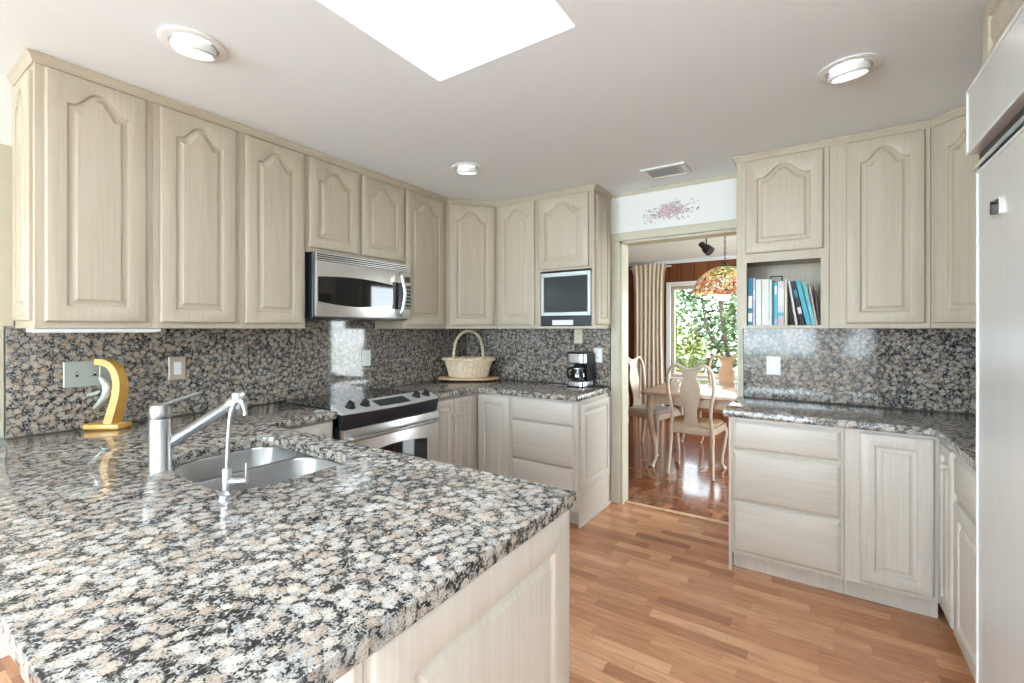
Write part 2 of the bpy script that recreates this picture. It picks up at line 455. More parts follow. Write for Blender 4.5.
# ------------------------------------------------------------------ mesh helpers
class MB:
    def __init__(s):
        s.b = bmesh.new()

    def _merge(s, t):
        me = bpy.data.meshes.new('tmp')
        t.to_mesh(me); t.free()
        s.b.from_mesh(me)
        bpy.data.meshes.remove(me)

    def box(s, x0, x1, y0, y1, z0, z1, bev=0.0, seg=1):
        t = bmesh.new()
        v = [t.verts.new((x, y, z)) for z in (z0, z1) for y in (y0, y1) for x in (x0, x1)]
        for f in ((0, 2, 3, 1), (4, 5, 7, 6), (0, 1, 5, 4), (2, 6, 7, 3), (0, 4, 6, 2), (1, 3, 7, 5)):
            t.faces.new([v[i] for i in f])
        if bev:
            bmesh.ops.bevel(t, geom=t.edges[:], offset=bev, segments=seg, affect='EDGES', profile=0.5)
        s._merge(t)
        return s

    def loops(s, L, cap0=True, cap1=True, closed=True, mat=None):
        """skin successive loops of equal length"""
        b = s.b
        R = [[b.verts.new(p) for p in lp] for lp in L]
        n = len(R[0])
        for a, c in zip(R, R[1:]):
            for i in range(n if closed else n - 1):
                j = (i + 1) % n
                try:
                    b.faces.new((a[i], a[j], c[j], c[i]))
                except ValueError:
                    pass
        if cap0 and n > 2:
            b.faces.new(R[0][::-1])
        if cap1 and n > 2:
            b.faces.new(R[-1])
        return s

    def lathe(s, prof, c=(0, 0, 0), n=32, axis='Z', cap=True):
        L = []
        for r, h in prof:
            lp = []
            for i in range(n):
                a = 2 * PI * i / n
                x, y = r * math.cos(a), r * math.sin(a)
                p = {'Z': (x, y, h), 'Y': (x, h, y), 'X': (h, x, y)}[axis]
                lp.append((c[0] + p[0], c[1] + p[1], c[2] + p[2]))
            L.append(lp)
        return s.loops(L, cap, cap)

    def tube(s, pts, rad, n=10, cap=True, flat=1.0, closed=False, up=None):
        pts = [Vector(p) for p in pts]
        if not isinstance(rad, (list, tuple)):
            rad = [rad] * len(pts)
        N = len(pts)
        ref = None
        L = []
        for i, p in enumerate(pts):
            if closed:
                t = (pts[(i + 1) % N] - pts[i - 1]).normalized()
            else:
                t = (pts[min(i + 1, N - 1)] - pts[max(i - 1, 0)]).normalized()
            if ref is None:
                ref = Vector(up) if up else (Vector((0, 0, 1)) if abs(t.z) < 0.9 else Vector((0, 1, 0)))
            if up:
                ref = Vector(up)
            a = t.cross(ref).normalized()
            b_ = a.cross(t).normalized()
            if not up:
                ref = b_
            L.append([tuple(p + (a * math.cos(2 * PI * k / n) + b_ * flat * math.sin(2 * PI * k / n)) * rad[i]) for k in range(n)])
        if closed:
            L.append(L[0])
            s.loops(L, False, False)
            bmesh.ops.remove_doubles(s.b, verts=s.b.verts[:], dist=1e-6)
            return s
        return s.loops(L, cap, cap)

    def poly(s, outer, z0, z1, holes=(), ch=0.0, hole_ch=0.0):
        """extruded outline in xy with optional holes and eased edges"""
        t = bmesh.new()

        def inset(o, d):
            n = len(o); r = []
            A = sum(o[i][0] * o[(i + 1) % n][1] - o[(i + 1) % n][0] * o[i][1] for i in range(n))
            sg = 1 if A > 0 else -1
            for i in range(n):
                p, a, c = Vector(o[i]), Vector(o[i - 1]), Vector(o[(i + 1) % n])
                e1, e2 = (p - a).normalized(), (c - p).normalized()
                n1, n2 = Vector((-e1.y, e1.x)) * sg, Vector((-e2.y, e2.x)) * sg
                q = n1 + n2
                q = q / max(1e-6, q.dot(n1)) if q.length > 1e-6 else n1
                r.append(tuple(p + q * d))
            return r

        def ring(o, z):
            return [t.verts.new((x, y, z)) for x, y in o]

        def wall(A, B):
            n = len(A)
            for i in range(n):
                j = (i + 1) % n
                t.faces.new((A[i], A[j], B[j], B[i]))

        tops, bots = [], []
        for o, c, sgn in [(outer, ch, 1)] + [(h, hole_ch, -1) for h in holes]:
            if c:
                rs = [ring(inset(o, sgn * c), z0), ring(o, z0 + c), ring(o, z1 - c), ring(inset(o, sgn * c * 0.3), z1 - c * 0.3), ring(inset(o, sgn * c), z1)]
            else:
                rs = [ring(o, z0), ring(o, z1)]
            for A, B in zip(rs, rs[1:]):
                wall(A, B)
            bots.append(rs[0]); tops.append(rs[-1])
        for grp in (tops, bots):
            if len(grp) == 1:
                t.faces.new(grp[0])
            else:
                es = []
                for r in grp:
                    for i in range(len(r)):
                        e = t.edges.get((r[i], r[(i + 1) % len(r)]))
                        es.append(e)
                bmesh.ops.triangle_fill(t, use_beauty=True, edges=es)
        s._merge(t)
        return s

    def xform(s, mat):
        bmesh.ops.transform(s.b, matrix=mat, verts=s.b.verts[:])
        return s

    def quad(s, *p):
        s.b.faces.new([s.b.verts.new(q) for q in p])
        return s

    def build(s, name, mat, parent=None, smooth=0, loc=None, normals=True):
        if normals:
            bmesh.ops.recalc_face_normals(s.b, faces=s.b.faces[:])
        me = bpy.data.meshes.new(name)
        s.b.to_mesh(me); s.b.free()
        me.materials.append(mat)
        if smooth:
            for f in me.polygons:
                f.use_smooth = True
            me.set_sharp_from_angle(angle=math.radians(smooth))
        o = bpy.data.objects.new(name, me)
        COL.objects.link(o)
        if parent:
            o.parent = parent
        if loc:
            o.location = loc
        return o


def tag(o, label, cat, group=None, kind=None):
    if label: o['label'] = label
    if cat: o['category'] = cat
    if group: o['group'] = group
    if kind: o['kind'] = kind
    return o


def thing(name, label, cat, loc=(0, 0, 0), rot=0.0, group=None):
    o = bpy.data.objects.new(name, None)
    o.empty_display_size = 0.1
    COL.objects.link(o)
    o.location = loc
    o.rotation_euler = (0, 0, math.radians(rot))
    return tag(o, label, cat, group)


def struct(o, label=None, cat=None):
    o['kind'] = 'structure'
    return tag(o, label, cat)


def copy_tree(o, parent=None):
    c = o.copy()
    COL.objects.link(c)
    if parent:
        c.parent = parent
    for ch in list(o.children):
        copy_tree(ch, c)
    return c


def bez(p0, p1, p2, p3, n=10):
    r = []
    for i in range(n + 1):
        t = i / n
        r.append(tuple((1 - t) ** 3 * a + 3 * (1 - t) ** 2 * t * b + 3 * (1 - t) * t * t * c + t ** 3 * d for a, b, c, d in zip(p0, p1, p2, p3)))
    return r


def smooth_pts(pts, n=6):
    """Catmull-Rom through points"""
    P = [Vector(p) for p in pts]
    P = [P[0] * 2 - P[1]] + P + [P[-1] * 2 - P[-2]]
    out = []
    for i in range(1, len(P) - 2):
        a, b, c, d = P[i - 1:i + 3]
        for k in range(n):
            t = k / n
            out.append(0.5 * ((2 * b) + (c - a) * t + (2 * a - 5 * b + 4 * c - d) * t * t + (3 * b - a - 3 * c + d) * t ** 3))
    out.append(P[-2])
    return out


# ------------------------------------------------------------------ room shell
def wall_y(name, y0, y1, x0, x1, z0, z1, openings, mat, label):
    """wall slab lying along x, openings = (x0, x1, z0, z1)"""
    mb = MB()
    xs = sorted({x0, x1, *[o[0] for o in openings], *[o[1] for o in openings]})
    for a, b in zip(xs, xs[1:]):
        op = [o for o in openings if o[0] <= a + 1e-6 and o[1] >= b - 1e-6]
        if not op:
            mb.box(a, b, y0, y1, z0, z1)
        else:
            o = op[0]
            if o[2] > z0: mb.box(a, b, y0, y1, z0, o[2])
            if o[3] < z1: mb.box(a, b, y0, y1, o[3], z1)
    return struct(mb.build(name, mat), label, 'wall')


def wall_x(name, x0, x1, y0, y1, z0, z1, openings, mat, label):
    mb = MB()
    ys = sorted({y0, y1, *[o[0] for o in openings], *[o[1] for o in openings]})
    for a, b in zip(ys, ys[1:]):
        op = [o for o in openings if o[0] <= a + 1e-6 and o[1] >= b - 1e-6]
        if not op:
            mb.box(x0, x1, a, b, z0, z1)
        else:
            o = op[0]
            if o[2] > z0: mb.box(x0, x1, a, b, z0, o[2])
            if o[3] < z1: mb.box(x0, x1, a, b, o[3], z1)
    return struct(mb.build(name, mat), label, 'wall')


struct(MB().box(XL - 0.1, XR + 0.1, YR - 0.1, YB + 0.06, -0.05, 0).build('floor', M['floor']), 'wood strip laminate kitchen floor', 'floor')
struct(MB().box(DIN_X0 - 0.1, DIN_X1 + 0.1, YB + 0.06, DIN_Y1 + 0.1, -0.05, -0.001).build('dining_floor', M['parquet']), 'glossy red brown parquet floor beyond the doorway', 'floor')
struct(MB().box(DOOR_X0, DOOR_X1, YB + 0.035, YB + 0.085, 0, 0.007, 0.003).build('trim_7', M['board']), 'wood threshold strip in the doorway', 'trim')

mb = MB()
mb.poly([(XL - 0.1, YR - 0.1), (XR + 0.1, YR - 0.1), (XR + 0.1, DIN_Y0), (XL - 0.1, DIN_Y0)], ZC, ZC + 0.03,
        holes=[[(SKY_X0, SKY_Y0), (SKY_X1, SKY_Y0), (SKY_X1, SKY_Y1), (SKY_X0, SKY_Y1)]])
struct(mb.build('ceiling', M['ceiling']), 'flat pale grey kitchen ceiling with skylight opening', 'ceiling')
struct(MB().box(DIN_X0 - 0.1, DIN_X1 + 0.1, DIN_Y0, DIN_Y1 + 0.1, ZC, ZC + 0.03).build('dining_ceiling', M['ceiling']), 'white dining room ceiling seen through the doorway', 'ceiling')

wall_x('wall_left', XL - 0.12, XL, YR, YB + 0.12, 0, ZC, [(-5.25, -2.95, 0.7, 2.3)], M['wall_white'], 'white left kitchen wall')
wall_y('wall_back', YB, YB + 0.12, XL, XR + 0.1, 0, ZC, [(DOOR_X0, DOOR_X1, 0, DOOR_H)], M['wall_white'], 'white wall with the dining doorway')
wall_x('wall_right', XR, XR + 0.12, YR, YB, 0, ZC, [(-4.5, -2.0, 0.75, 2.2)], M['wall_white'], 'white right kitchen wall')
wall_y('wall_rear', YR - 0.12, YR, XL, XR, 0, ZC, [(-2.65, 0.05, 0.66, 2.3)], M['wall_white'], 'white wall behind the viewer')
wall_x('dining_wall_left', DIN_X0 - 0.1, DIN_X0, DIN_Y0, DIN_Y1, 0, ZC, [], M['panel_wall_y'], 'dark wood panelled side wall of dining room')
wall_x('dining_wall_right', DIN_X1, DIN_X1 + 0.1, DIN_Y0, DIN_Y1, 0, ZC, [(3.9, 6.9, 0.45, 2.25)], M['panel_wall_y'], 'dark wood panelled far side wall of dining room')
DW = (-1.86, 1.25, 0.63, 2.03)
wall_y('dining_wall_back', DIN_Y1, DIN_Y1 + 0.12, DIN_X0, DIN_X1, 0, ZC, [DW], M['panel_wall'], 'dark wood panelled wall with big window')
wall_y('dining_wall_near', YB + 0.1205, YB + 0.135, DIN_X0, DIN_X1, 0, ZC, [(DOOR_X0, DOOR_X1, 0, DOOR_H)], M['panel_wall'], 'dining room side of the doorway wall')


def window(name, axis, pos, a0, a1, z0, z1, mull, label, depth=0.12, fw=0.05, mat='trim_white'):
    """a framed window in an opening; axis 'y' = lies along x at y=pos"""
    mb = MB()

    def bx(m, a, b, d0, d1, c, d, bev=0.003):
        if axis == 'y': m.box(a, b, d0, d1, c, d, bev)
        else: m.box(d0, d1, a, b, c, d, bev)
    d0, d1 = pos + depth * 0.3, pos + depth * 0.75
    bx(mb, a0, a0 + fw, d0, d1, z0, z1); bx(mb, a1 - fw, a1, d0, d1, z0, z1)
    bx(mb, a0 + fw, a1 - fw, d0, d1, z1 - fw, z1); bx(mb, a0 + fw, a1 - fw, d0, d1, z0, z0 + fw)
    for q in mull:
        bx(mb, q - fw / 2, q + fw / 2, d0, d1, z0 + fw, z1 - fw)
    fr = struct(mb.build(name, M[mat]), label, 'window')
    g = MB(); dm = (d0 + d1) / 2
    bx(g, a0 + fw * 0.6, a1 - fw * 0.6, dm - 0.003, dm + 0.003, z0 + fw * 0.6, z1 - fw * 0.6, 0)
    g.build('pane', M['clear'], fr)
    return fr


window('window_1', 'y', DIN_Y1, DW[0], DW[1], DW[2], DW[3], [0.35], 'large dining room window with garden view', 0.12, 0.045, 'trim')
window('window_2', 'y', YR - 0.12, -2.65, 0.05, 0.66, 2.3, [-1.3], 'wide kitchen window behind the viewer', 0.12)
struct(MB().box(XL, XL + 0.012, -0.25, 0.30, 0.925, 2.06, 0.002).build('added_door', M['trim']), 'made-up cream door leaf inside the left casing', 'door')  # added out of view, replacing a window that let in too much daylight
window('added_window_right', 'x', XR, -4.5, -2.0, 0.75, 2.2, [-3.25], 'made-up window on the right wall behind the viewer', 0.12)  # unseen opening, invented to let more daylight in from the right

window('window_6', 'x', DIN_X1, 3.9, 6.9, 0.45, 2.25, [5.4], 'dining room window on the far side wall', 0.1)

window('added_window_left', 'x', XL - 0.12, -5.25, -2.95, 0.7, 2.3, [-4.1], 'made-up wide window on the left wall behind the viewer', 0.12)  # unseen opening, invented to carry the strongest daylight lamp

# skylight well
mb = MB()
t_ = 0.03; zt = ZC + 0.62
mb.box(SKY_X0 - t_, SKY_X0, SKY_Y0 - t_, SKY_Y1 + t_, ZC + 0.0301, zt)
mb.box(SKY_X1, SKY_X1 + t_, SKY_Y0 - t_, SKY_Y1 + t_, ZC + 0.0301, zt)
mb.box(SKY_X0, SKY_X1, SKY_Y1, SKY_Y1 + t_, ZC + 0.0301, zt)
mb.box(SKY_X0, SKY_X1, SKY_Y0 - t_, SKY_Y0, ZC + 0.0301, zt)
sk = struct(mb.build('window_5', M['well']), 'white skylight well in the kitchen ceiling', 'skylight')
MB().box(SKY_X0 - t_, SKY_X1 + t_, SKY_Y0 - t_, SKY_Y1 + t_, zt, zt + 0.008).build('pane', M['frosted'], sk)

# doorway casing and jamb lining
mb = MB()
cw = 0.072
for a, b in ((DOOR_X0 - cw, DOOR_X0), (DOOR_X1, DOOR_X1 + cw * 0.3)):
    mb.box(a, b, YB - 0.018, YB + 0.001, 0, DOOR_H, 0.004)
mb.box(DOOR_X0 - cw, DOOR_X1 + cw * 0.3, YB - 0.020, YB + 0.001, DOOR_H, DOOR_H + 0.064, 0.004)
mb.box(DOOR_X0 - 0.001, DOOR_X0 + 0.018, YB, YB + 0.134, 0, DOOR_H)
mb.box(DOOR_X1 - 0.018, DOOR_X1 + 0.001, YB, YB + 0.134, 0, DOOR_H)
mb.box(DOOR_X0, DOOR_X1, YB, YB + 0.134, DOOR_H - 0.018, DOOR_H + 0.001)
struct(mb.build('trim_1', M['trim']), 'cream door casing of the dining doorway', 'trim')
# narrow moulding at the ceiling over the doorway
mb = MB()
mb.loops([[(x, YB, ZC - 0.028), (x, YB - 0.008, ZC - 0.028), (x, YB - 0.018, ZC - 0.008), (x, YB - 0.018, ZC - 0.001), (x, YB, ZC - 0.001)] for x in (-1.352, -0.405)])
struct(mb.build('trim_2', M['trim']), 'narrow cream moulding above the doorway', 'trim')
# casing of the left window
mb = MB()
mb.box(XL, XL + 0.018, 0.30, 0.405, 0.925, 1.385, 0.002); mb.box(XL, XL + 0.018, 0.30, 0.434, 1.385, 2.145, 0.003)
mb.box(XL, XL + 0.018, -0.35, -0.25, 0.925, 2.145, 0.004)
mb.box(XL, XL + 0.022, -0.25, 0.30, 2.06, 2.145, 0.004)
struct(mb.build('trim_3', M['trim']), 'cream casing on the left wall at the end of the cabinets', 'trim')
# dining crown
mb = MB().box(DIN_X0, DIN_X1, DIN_Y1 - 0.03, DIN_Y1, ZC - 0.055, ZC - 0.001, 0.006)
struct(mb.build('trim_4', M['ceiling']), 'white moulding at the dining room ceiling', 'trim')
mb = MB()
mb.box(DW[0] - 0.07, DW[0], DIN_Y1 - 0.02, DIN_Y1, DW[2] - 0.07, DW[3] + 0.07, 0.004)
mb.box(DW[1], DW[1] + 0.07, DIN_Y1 - 0.02, DIN_Y1, DW[2] - 0.07, DW[3] + 0.07, 0.004)
mb.box(DW[0], DW[1], DIN_Y1 - 0.02, DIN_Y1, DW[3], DW[3] + 0.07, 0.004)
mb.box(DW[0] - 0.07, DW[1] + 0.07, DIN_Y1 - 0.06, DIN_Y1, DW[2] - 0.03, DW[2], 0.004)
struct(mb.build('trim_5', M['trim_white']), 'pale casing around the dining window', 'trim')


# ------------------------------------------------------------------ cabinets
def door_mesh(mb, x0, x1, z0, z1, arch=0.0, stile=0.055, y=0.0, th=0.02, n=30, rail=None):
    rail = rail or stile
    cx = (x0 + x1) / 2

    def rect(d, yy):
        a, b, c, e = x0 + d, x1 - d, z0 + d, z1 - d
        lp = [(a, yy, c), (b, yy, c)]
        for i in range(n + 1):
            t = 1 - 2 * i / n
            lp.append((cx + t * (b - a) / 2, yy, e))
        return lp

    def panel(d, yy):
        hw = (x1 - x0) / 2 - stile
        a, b = cx - hw + d, cx + hw - d
        c = z0 + rail + d
        lp = [(a, yy, c), (b, yy, c)]
        for i in range(n + 1):
            t = 1 - 2 * i / n
            if arch:
                q = max(0.0, min(1.0, (abs(t) - 0.10) / 0.78)); sm = q * q * (3 - 2 * q)
                e = z1 - rail * 0.8 - arch * sm
                sl = arch * 6 * q * (1 - q) / (hw * 0.78)
                e -= d * math.sqrt(1 + min(0.7, sl * sl))
            else:
                e = z1 - rail - d
            lp.append((cx + t * (b - a) / 2, yy, e))
        return lp
    mb.loops([rect(0, y), rect(0, y - th + 0.006), rect(0.003, y - th + 0.002), rect(0.007, y - th),
              panel(0, y - th), panel(0.004, y - th + 0.002), panel(0.006, y - th + 0.009), panel(0.010, y - th + 0.0125), panel(0.014, y - th + 0.0125),
              panel(0.032, y - th + 0.0035), panel(0.034, y - th + 0.001), panel(0.038, y - th + 0.0005)])


def drawer_mesh(mb, x0, x1, z0, z1, y=0.0, th=0.02, e=0.016):
    def r(d, yy):
        return [(x0 + d, yy, z0 + d), (x1 - d, yy, z0 + d), (x1 - d, yy, z1 - d), (x0 + d, yy, z1 - d)]
    mb.loops([r(0, y), r(0, y - th * 0.45), r(0.004, y - th * 0.6), r(e * 0.75, y - th * 0.9), r(e, y - th)])


def knob(parent, x, z, y=-0.02, mat='low'):
    mb = MB().lathe([(0.006, 0.0), (0.0065, -0.008), (0.011, -0.014), (0.0155, -0.019), (0.015, -0.025), (0.009, -0.029), (0.001, -0.030)], (x, y, z), 20, 'Y')
    return mb.build('knob', M[mat], parent, 50)


def cabinet(name, label, cat, loc, rot, w, d, h, doors=(), drawers=(), kick=0.0, lower=False, niche=None, group=None, side_panel=None, frame_l=0, open_box=False):
    """local frame: x to the right along the front, y back into the wall, z up; front face at y=0"""
    t = thing(name, label, cat, loc, rot, group)
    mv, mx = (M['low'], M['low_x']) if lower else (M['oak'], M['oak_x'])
    z0 = kick
    mb = MB()
    if niche or open_box:
        s = 0.019
        mb.box(0, s, 0, d, z0, h); mb.box(w - s, w, 0, d, z0, h)
        mb.box(s, w - s, d - 0.008, d, z0, h)
        mb.box(s, w - s, 0, d - 0.008, z0, z0 + s); mb.box(s, w - s, 0, d - 0.008, h - s, h)
        if niche:
            nx0, nx1, nz0, nz1 = niche
            mb.box(s, w - s, 0.018, d - 0.008, nz1 + 0.012, nz1 + 0.031)
            mb.box(s, nx0, 0, 0.018, z0 + s, h - s); mb.box(nx1, w - s, 0, 0.018, z0 + s, h - s)
            mb.box(nx0, nx1, 0, 0.018, nz1, h - s)
            if nz0 > z0 + s + 0.002: mb.box(nx0, nx1, 0, d - 0.01, z0 + s, nz0)
    else:
        mb.box(0, w, 0, d, z0, h, 0.0015)
    mb.build('body', mv, t)
    if kick:
        MB().box(0.0, w, 0.06, d - 0.02, 0, kick).build('toe_kick', mv, t)
    for dr in doors:
        x0, x1, a, b = dr[:4]
        arch = dr[4] if len(dr) > 4 else 0
        m = MB(); door_mesh(m, x0, x1, a, b, arch, dr[6] if len(dr) > 6 else min(0.058, (x1 - x0) * 0.2))
        o = m.build('door', mv, t, 32)
        if len(dr) > 5 and dr[5]:
            knob(o, *dr[5])
    for dr in drawers:
        m = MB(); drawer_mesh(m, *dr[:4])
        m.build('drawer', mx, t, 30)
    if side_panel:      # raised panel applied on the right (+1) or left (-1) end
        sd, p0, p1, q0, q1, arch = side_panel
        m = MB(); door_mesh(m, p0, p1, q0, q1, arch, 0.045, 0.0, 0.016)
        if sd > 0: m.xform(Matrix(((0, -1, 0, w), (1, 0, 0, 0), (0, 0, 1, 0), (0, 0, 0, 1))))
        else: m.xform(Matrix(((0, 1, 0, 0), (-1, 0, 0, d), (0, 0, 1, 0), (0, 0, 0, 1))))
        m.build('end_panel', mv, t, 32)
    return t


UH = ZC - UB - 0.004            # wall cabinet height
ZB, ZT = 0.027, 1.018           # door bottom / top measured from the cabinet underside
FX = -2.50                      # face of the left wall cabinets
D_UP = FX - XL - 0.003
# left wall run (faces +x): local x -> +y
L = lambda y: (FX, y, UB)
cabinet('wall_cabinet', 'widest tall cream wall cabinet at the far left end, above the curved wood ornament', 'cabinet', L(0.438), 90, 0.374, D_UP, UH, [(0.028, 0.349, ZB, ZT, 0.066)], group='tall cream wall cabinets', side_panel=(-1, 0.045, D_UP - 0.025, 0.03, 1.0, 0.06))
cabinet('wall_cabinet', 'tall cream wall cabinet second from the left end, above the tan switch plate', 'cabinet', L(0.813), 90, 0.377, D_UP, UH, [(0.026, 0.353, ZB, ZT, 0.066)], group='tall cream wall cabinets')
cabinet('wall_cabinet', 'tall cream wall cabinet immediately left of the microwave', 'cabinet', L(1.191), 90, 0.366, D_UP, UH, [(0.02, 0.351, ZB, ZT, 0.066)], group='tall cream wall cabinets')
mzb = 1.858 - UB
t = thing('wall_cabinet', 'short two-door cream wall cabinet above the stainless microwave', 'cabinet', (FX, 1.558, UB + 0.455), 90)
MB().box(0, 0.765, 0, D_UP, 0, UH - 0.455, 0.0015).build('body', M['oak'], t)
for a, b in ((0.016, 0.370), (0.394, 0.758)):
    m = MB(); door_mesh(m, a, b, 0.028, ZT - 0.455, 0.07, 0.058); m.build('door', M['oak'], t, 32)
cabinet('wall_cabinet', 'tall cream wall cabinet immediately right of the microwave', 'cabinet', L(2.324), 90, 0.465, D_UP, UH, [(0.016, 0.430, ZB, ZT, 0.066)], group='tall cream wall cabinets')


def corner_cabinet(label, p, q, wall_a, corner, wall_b, rot, w, door, lower=False, group=None):
    """five-sided cabinet across a corner; outline points in world xy, door in the face's local frame"""
    t = thing('corner_wall_cabinet', label, 'cabinet', (p[0], p[1], UB), rot, group)
    c, s = math.cos(math.radians(-rot)), math.sin(math.radians(-rot))
    loc = lambda P: ((P[0] - p[0]) * c - (P[1] - p[1]) * s, (P[0] - p[0]) * s + (P[1] - p[1]) * c)
    MB().poly([loc(P) for P in (p, q, wall_b, corner, wall_a)], 0, UH, ch=0.0015).build('body', M['oak'], t)
    m = MB(); door_mesh(m, door[0], door[1], ZB, ZT, 0.075, 0.058); m.build('door', M['oak'], t, 32)
    return t


g_ = 0.003
corner_cabinet('angled cream wall cabinet across the corner above the wicker basket', (FX, 2.79), (-2.23, 3.12), (XL + g_, 2.79), (XL + g_, YB - g_), (-2.23, YB - g_), 50.71, 0.426, (0.022, 0.404))
FY = 3.12
D_BK = YB - FY - 0.003
cabinet('wall_cabinet', 'tall narrow cream wall cabinet between the corner cabinet and the television', 'cabinet', (-2.228, FY, UB), 0, 0.392, D_BK, UH, [(0.022, 0.374, ZB, ZT, 0.066)], group='tall cream wall cabinets')
t = cabinet('television_cabinet', 'cream wall cabinet with a television niche below its short door', 'cabinet', (-1.834, FY, UB), 0, 0.479, D_BK, UH, [(0.012, 0.442, 0.462, ZT, 0.066)], niche=(0.026, 0.462, 0.02, 0.447), side_panel=(1, 0.04, D_BK - 0.03, 0.03, 1.0, 0.06))
# right run
cabinet('bookshelf_cabinet', 'cream wall cabinet with an open bookshelf niche below its short door', 'cabinet', (-0.405, FY, UB), 0, 0.470, D_BK, UH, [(0.052, 0.444, 0.455, ZT, 0.066)], niche=(0.056, 0.432, 0.018, 0.402))
cabinet('wall_cabinet', 'tall wide cream wall cabinet immediately right of the bookshelf', 'cabinet', (0.067, FY, UB), 0, 0.425, D_BK, UH, [(0.076, 0.402, ZB, ZT, 0.066)], group='tall cream wall cabinets')
corner_cabinet('angled cream wall cabinet across the corner beside the refrigerator', (0.494, FY), (0.774, 2.84), (0.494, YB - g_), (XR - g_, YB - g_), (XR - g_, 2.84), -45, 0.396, (0.022, 0.374))
cabinet('wall_cabinet', 'cream wall cabinet between the angled corner cabinet and the refrigerator', 'cabinet', (0.774, 2.838, UB), -90, 0.76, XR - 0.774 - g_, UH, [(0.03, 0.37, ZB, ZT, 0.066), (0.39, 0.73, ZB, ZT, 0.066)])


def crown(name, pts, label):
    """small stepped crown following the cabinet tops; outward is to the right of the walking direction"""
    prof = [(0, -0.036), (0.005, -0.036), (0.008, -0.028), (0.016, -0.013), (0.021, -0.008), (0.021, 0), (0, 0)]
    P = [Vector(p) for p in pts]
    L_ = []
    for i, p in enumerate(P):
        e1 = (p - P[i - 1]).normalized() if i else (P[1] - p).normalized()
        e2 = (P[i + 1] - p).normalized() if i < len(P) - 1 else e1
        n1, n2 = Vector((e1.y, -e1.x)), Vector((e2.y, -e2.x))
        q = n1 + n2; q = q / q.dot(n1)
        L_.append([(p.x + q.x * o, p.y + q.y * o, ZC - 0.0015 + z) for o, z in prof])
    return struct(MB().loops(L_).build(name, M['oak_y'], None), label, 'trim')


crown('trim_8', [(XL + 0.002, 0.437), (FX + 0.001, 0.437), (FX + 0.001, 2.79), (-2.23, 3.119), (-1.354, 3.119), (-1.354, YB - 0.002)], 'cream crown moulding along the left wall cabinets')
crown('trim_9', [(-0.406, YB - 0.02), (-0.406, 3.119), (0.494, 3.119), (0.773, 2.84), (0.773, 2.09)], 'cream crown moulding along the right wall cabinets')
t = thing('under_cabinet_light', 'thin pale blue-white light bar under the far left wall cabinet', 'light', (-2.555, 0.64, UB))
MB().box(-0.03, 0.045, -0.21, 0.21, -0.016, 0.0, 0.003).build('housing', M['trim_white'], t)
MB().box(-0.02, 0.035, -0.195, 0.195, -0.019, -0.0155, 0.001).build('diffuser', M['lamp_white'], t)

# ------------------------------------------------------------------ base cabinets
BH = CT - CTH - 0.001
KI = 0.10
FLX = -2.235                    # face of the left base run
DBL = FLX - XL - 0.004
t = cabinet('base_cabinet', 'pale base cabinet between the sink peninsula and the range', 'cabinet', (FLX, 1.172, 0), 90, 0.385, DBL, BH,
            [(0.02, 0.37, 0.13, 0.66)], [(0.012, 0.375, 0.69, 0.865)], KI, True)
hb = MB().tube([(0.10, -0.02, 0.80), (0.10, -0.045, 0.80), (0.11, -0.05, 0.80), (0.30, -0.05, 0.80), (0.31, -0.045, 0.80), (0.31, -0.02, 0.80)], 0.005, 8)
hb.build('pull', M['nickel'], t, 40)
cabinet('base_cabinet', 'narrow two-door base cabinet with white knobs right of the range', 'cabinet', (FLX, 2.338, 0), 90, 0.520, DBL, BH,
        [(0.012, 0.222, 0.12, 0.862, 0, (0.195, 0.735)), (0.228, 0.448, 0.12, 0.862, 0, (0.255, 0.735))], (), KI, True)
FBY = 2.86
DBB = YB - FBY - 0.004
cabinet('base_cabinet', 'single-door base cabinet in the corner below the wicker basket', 'cabinet', (-2.233, FBY, 0), 0, 0.326, DBB, BH,
        [(0.014, 0.312, 0.12, 0.862)], (), KI, True)
t = cabinet('drawer_cabinet', 'white three-drawer base cabinet with a panelled end beside the doorway', 'cabinet', (-1.905, FBY, 0), 0, 0.545, DBB, BH,
            (), [(0.008, 0.518, 0.70, 0.868), (0.008, 0.518, 0.41, 0.688), (0.008, 0.518, 0.115, 0.398)], KI, True, side_panel=None)
mb = MB(); door_mesh(mb, 0.035, DBB - 0.02, 0.235, 0.845, 0, 0.05, 0.0, 0.016)
mb.xform(Matrix(((0, -1, 0, 0.545), (1, 0, 0, 0), (0, 0, 1, 0), (0, 0, 0, 1))))
mb.build('end_panel', M['low'], t, 32)
MB().box(0.5455, 0.555, 0.0, DBB, 0.0, 0.235, 0.002).build('end_skirt', M['low_y'], t)
MB().box(0.5555, 0.566, 0.0, DBB, 0.0, 0.022, 0.004).build('shoe_molding', M['low_y'], t)
# right run
FRY = 2.86
t = cabinet('drawer_cabinet', 'white three-drawer base cabinet below the bookshelf', 'cabinet', (-0.394, FRY, 0), 0, 0.516, YB - FRY - 0.004, BH,
            (), [(0.008, 0.502, 0.70, 0.856), (0.008, 0.502, 0.412, 0.683), (0.008, 0.502, 0.122, 0.398)], KI, True)
MB().box(-0.018, -0.001, 0.0, 0.58, 0.0, BH, 0.002).build('end_panel', M['low'], t)
cabinet('base_cabinet', 'white base cabinet with one raised-panel door right of the three drawers', 'cabinet', (0.124, FRY, 0), 0, 0.362, YB - FRY - 0.004, BH,
        [(0.062, 0.338, 0.125, 0.86)], (), KI, True)
FRX = 0.49
DBR = XR - FRX - 0.004
cabinet('base_cabinet', 'narrow white one-knob base cabinet in the right inner corner', 'cabinet', (FRX, 2.855, 0), -90, 0.292, DBR, BH,
        [(0.035, 0.262, 0.125, 0.862, 0, (0.225, 0.79))], (), KI, True)
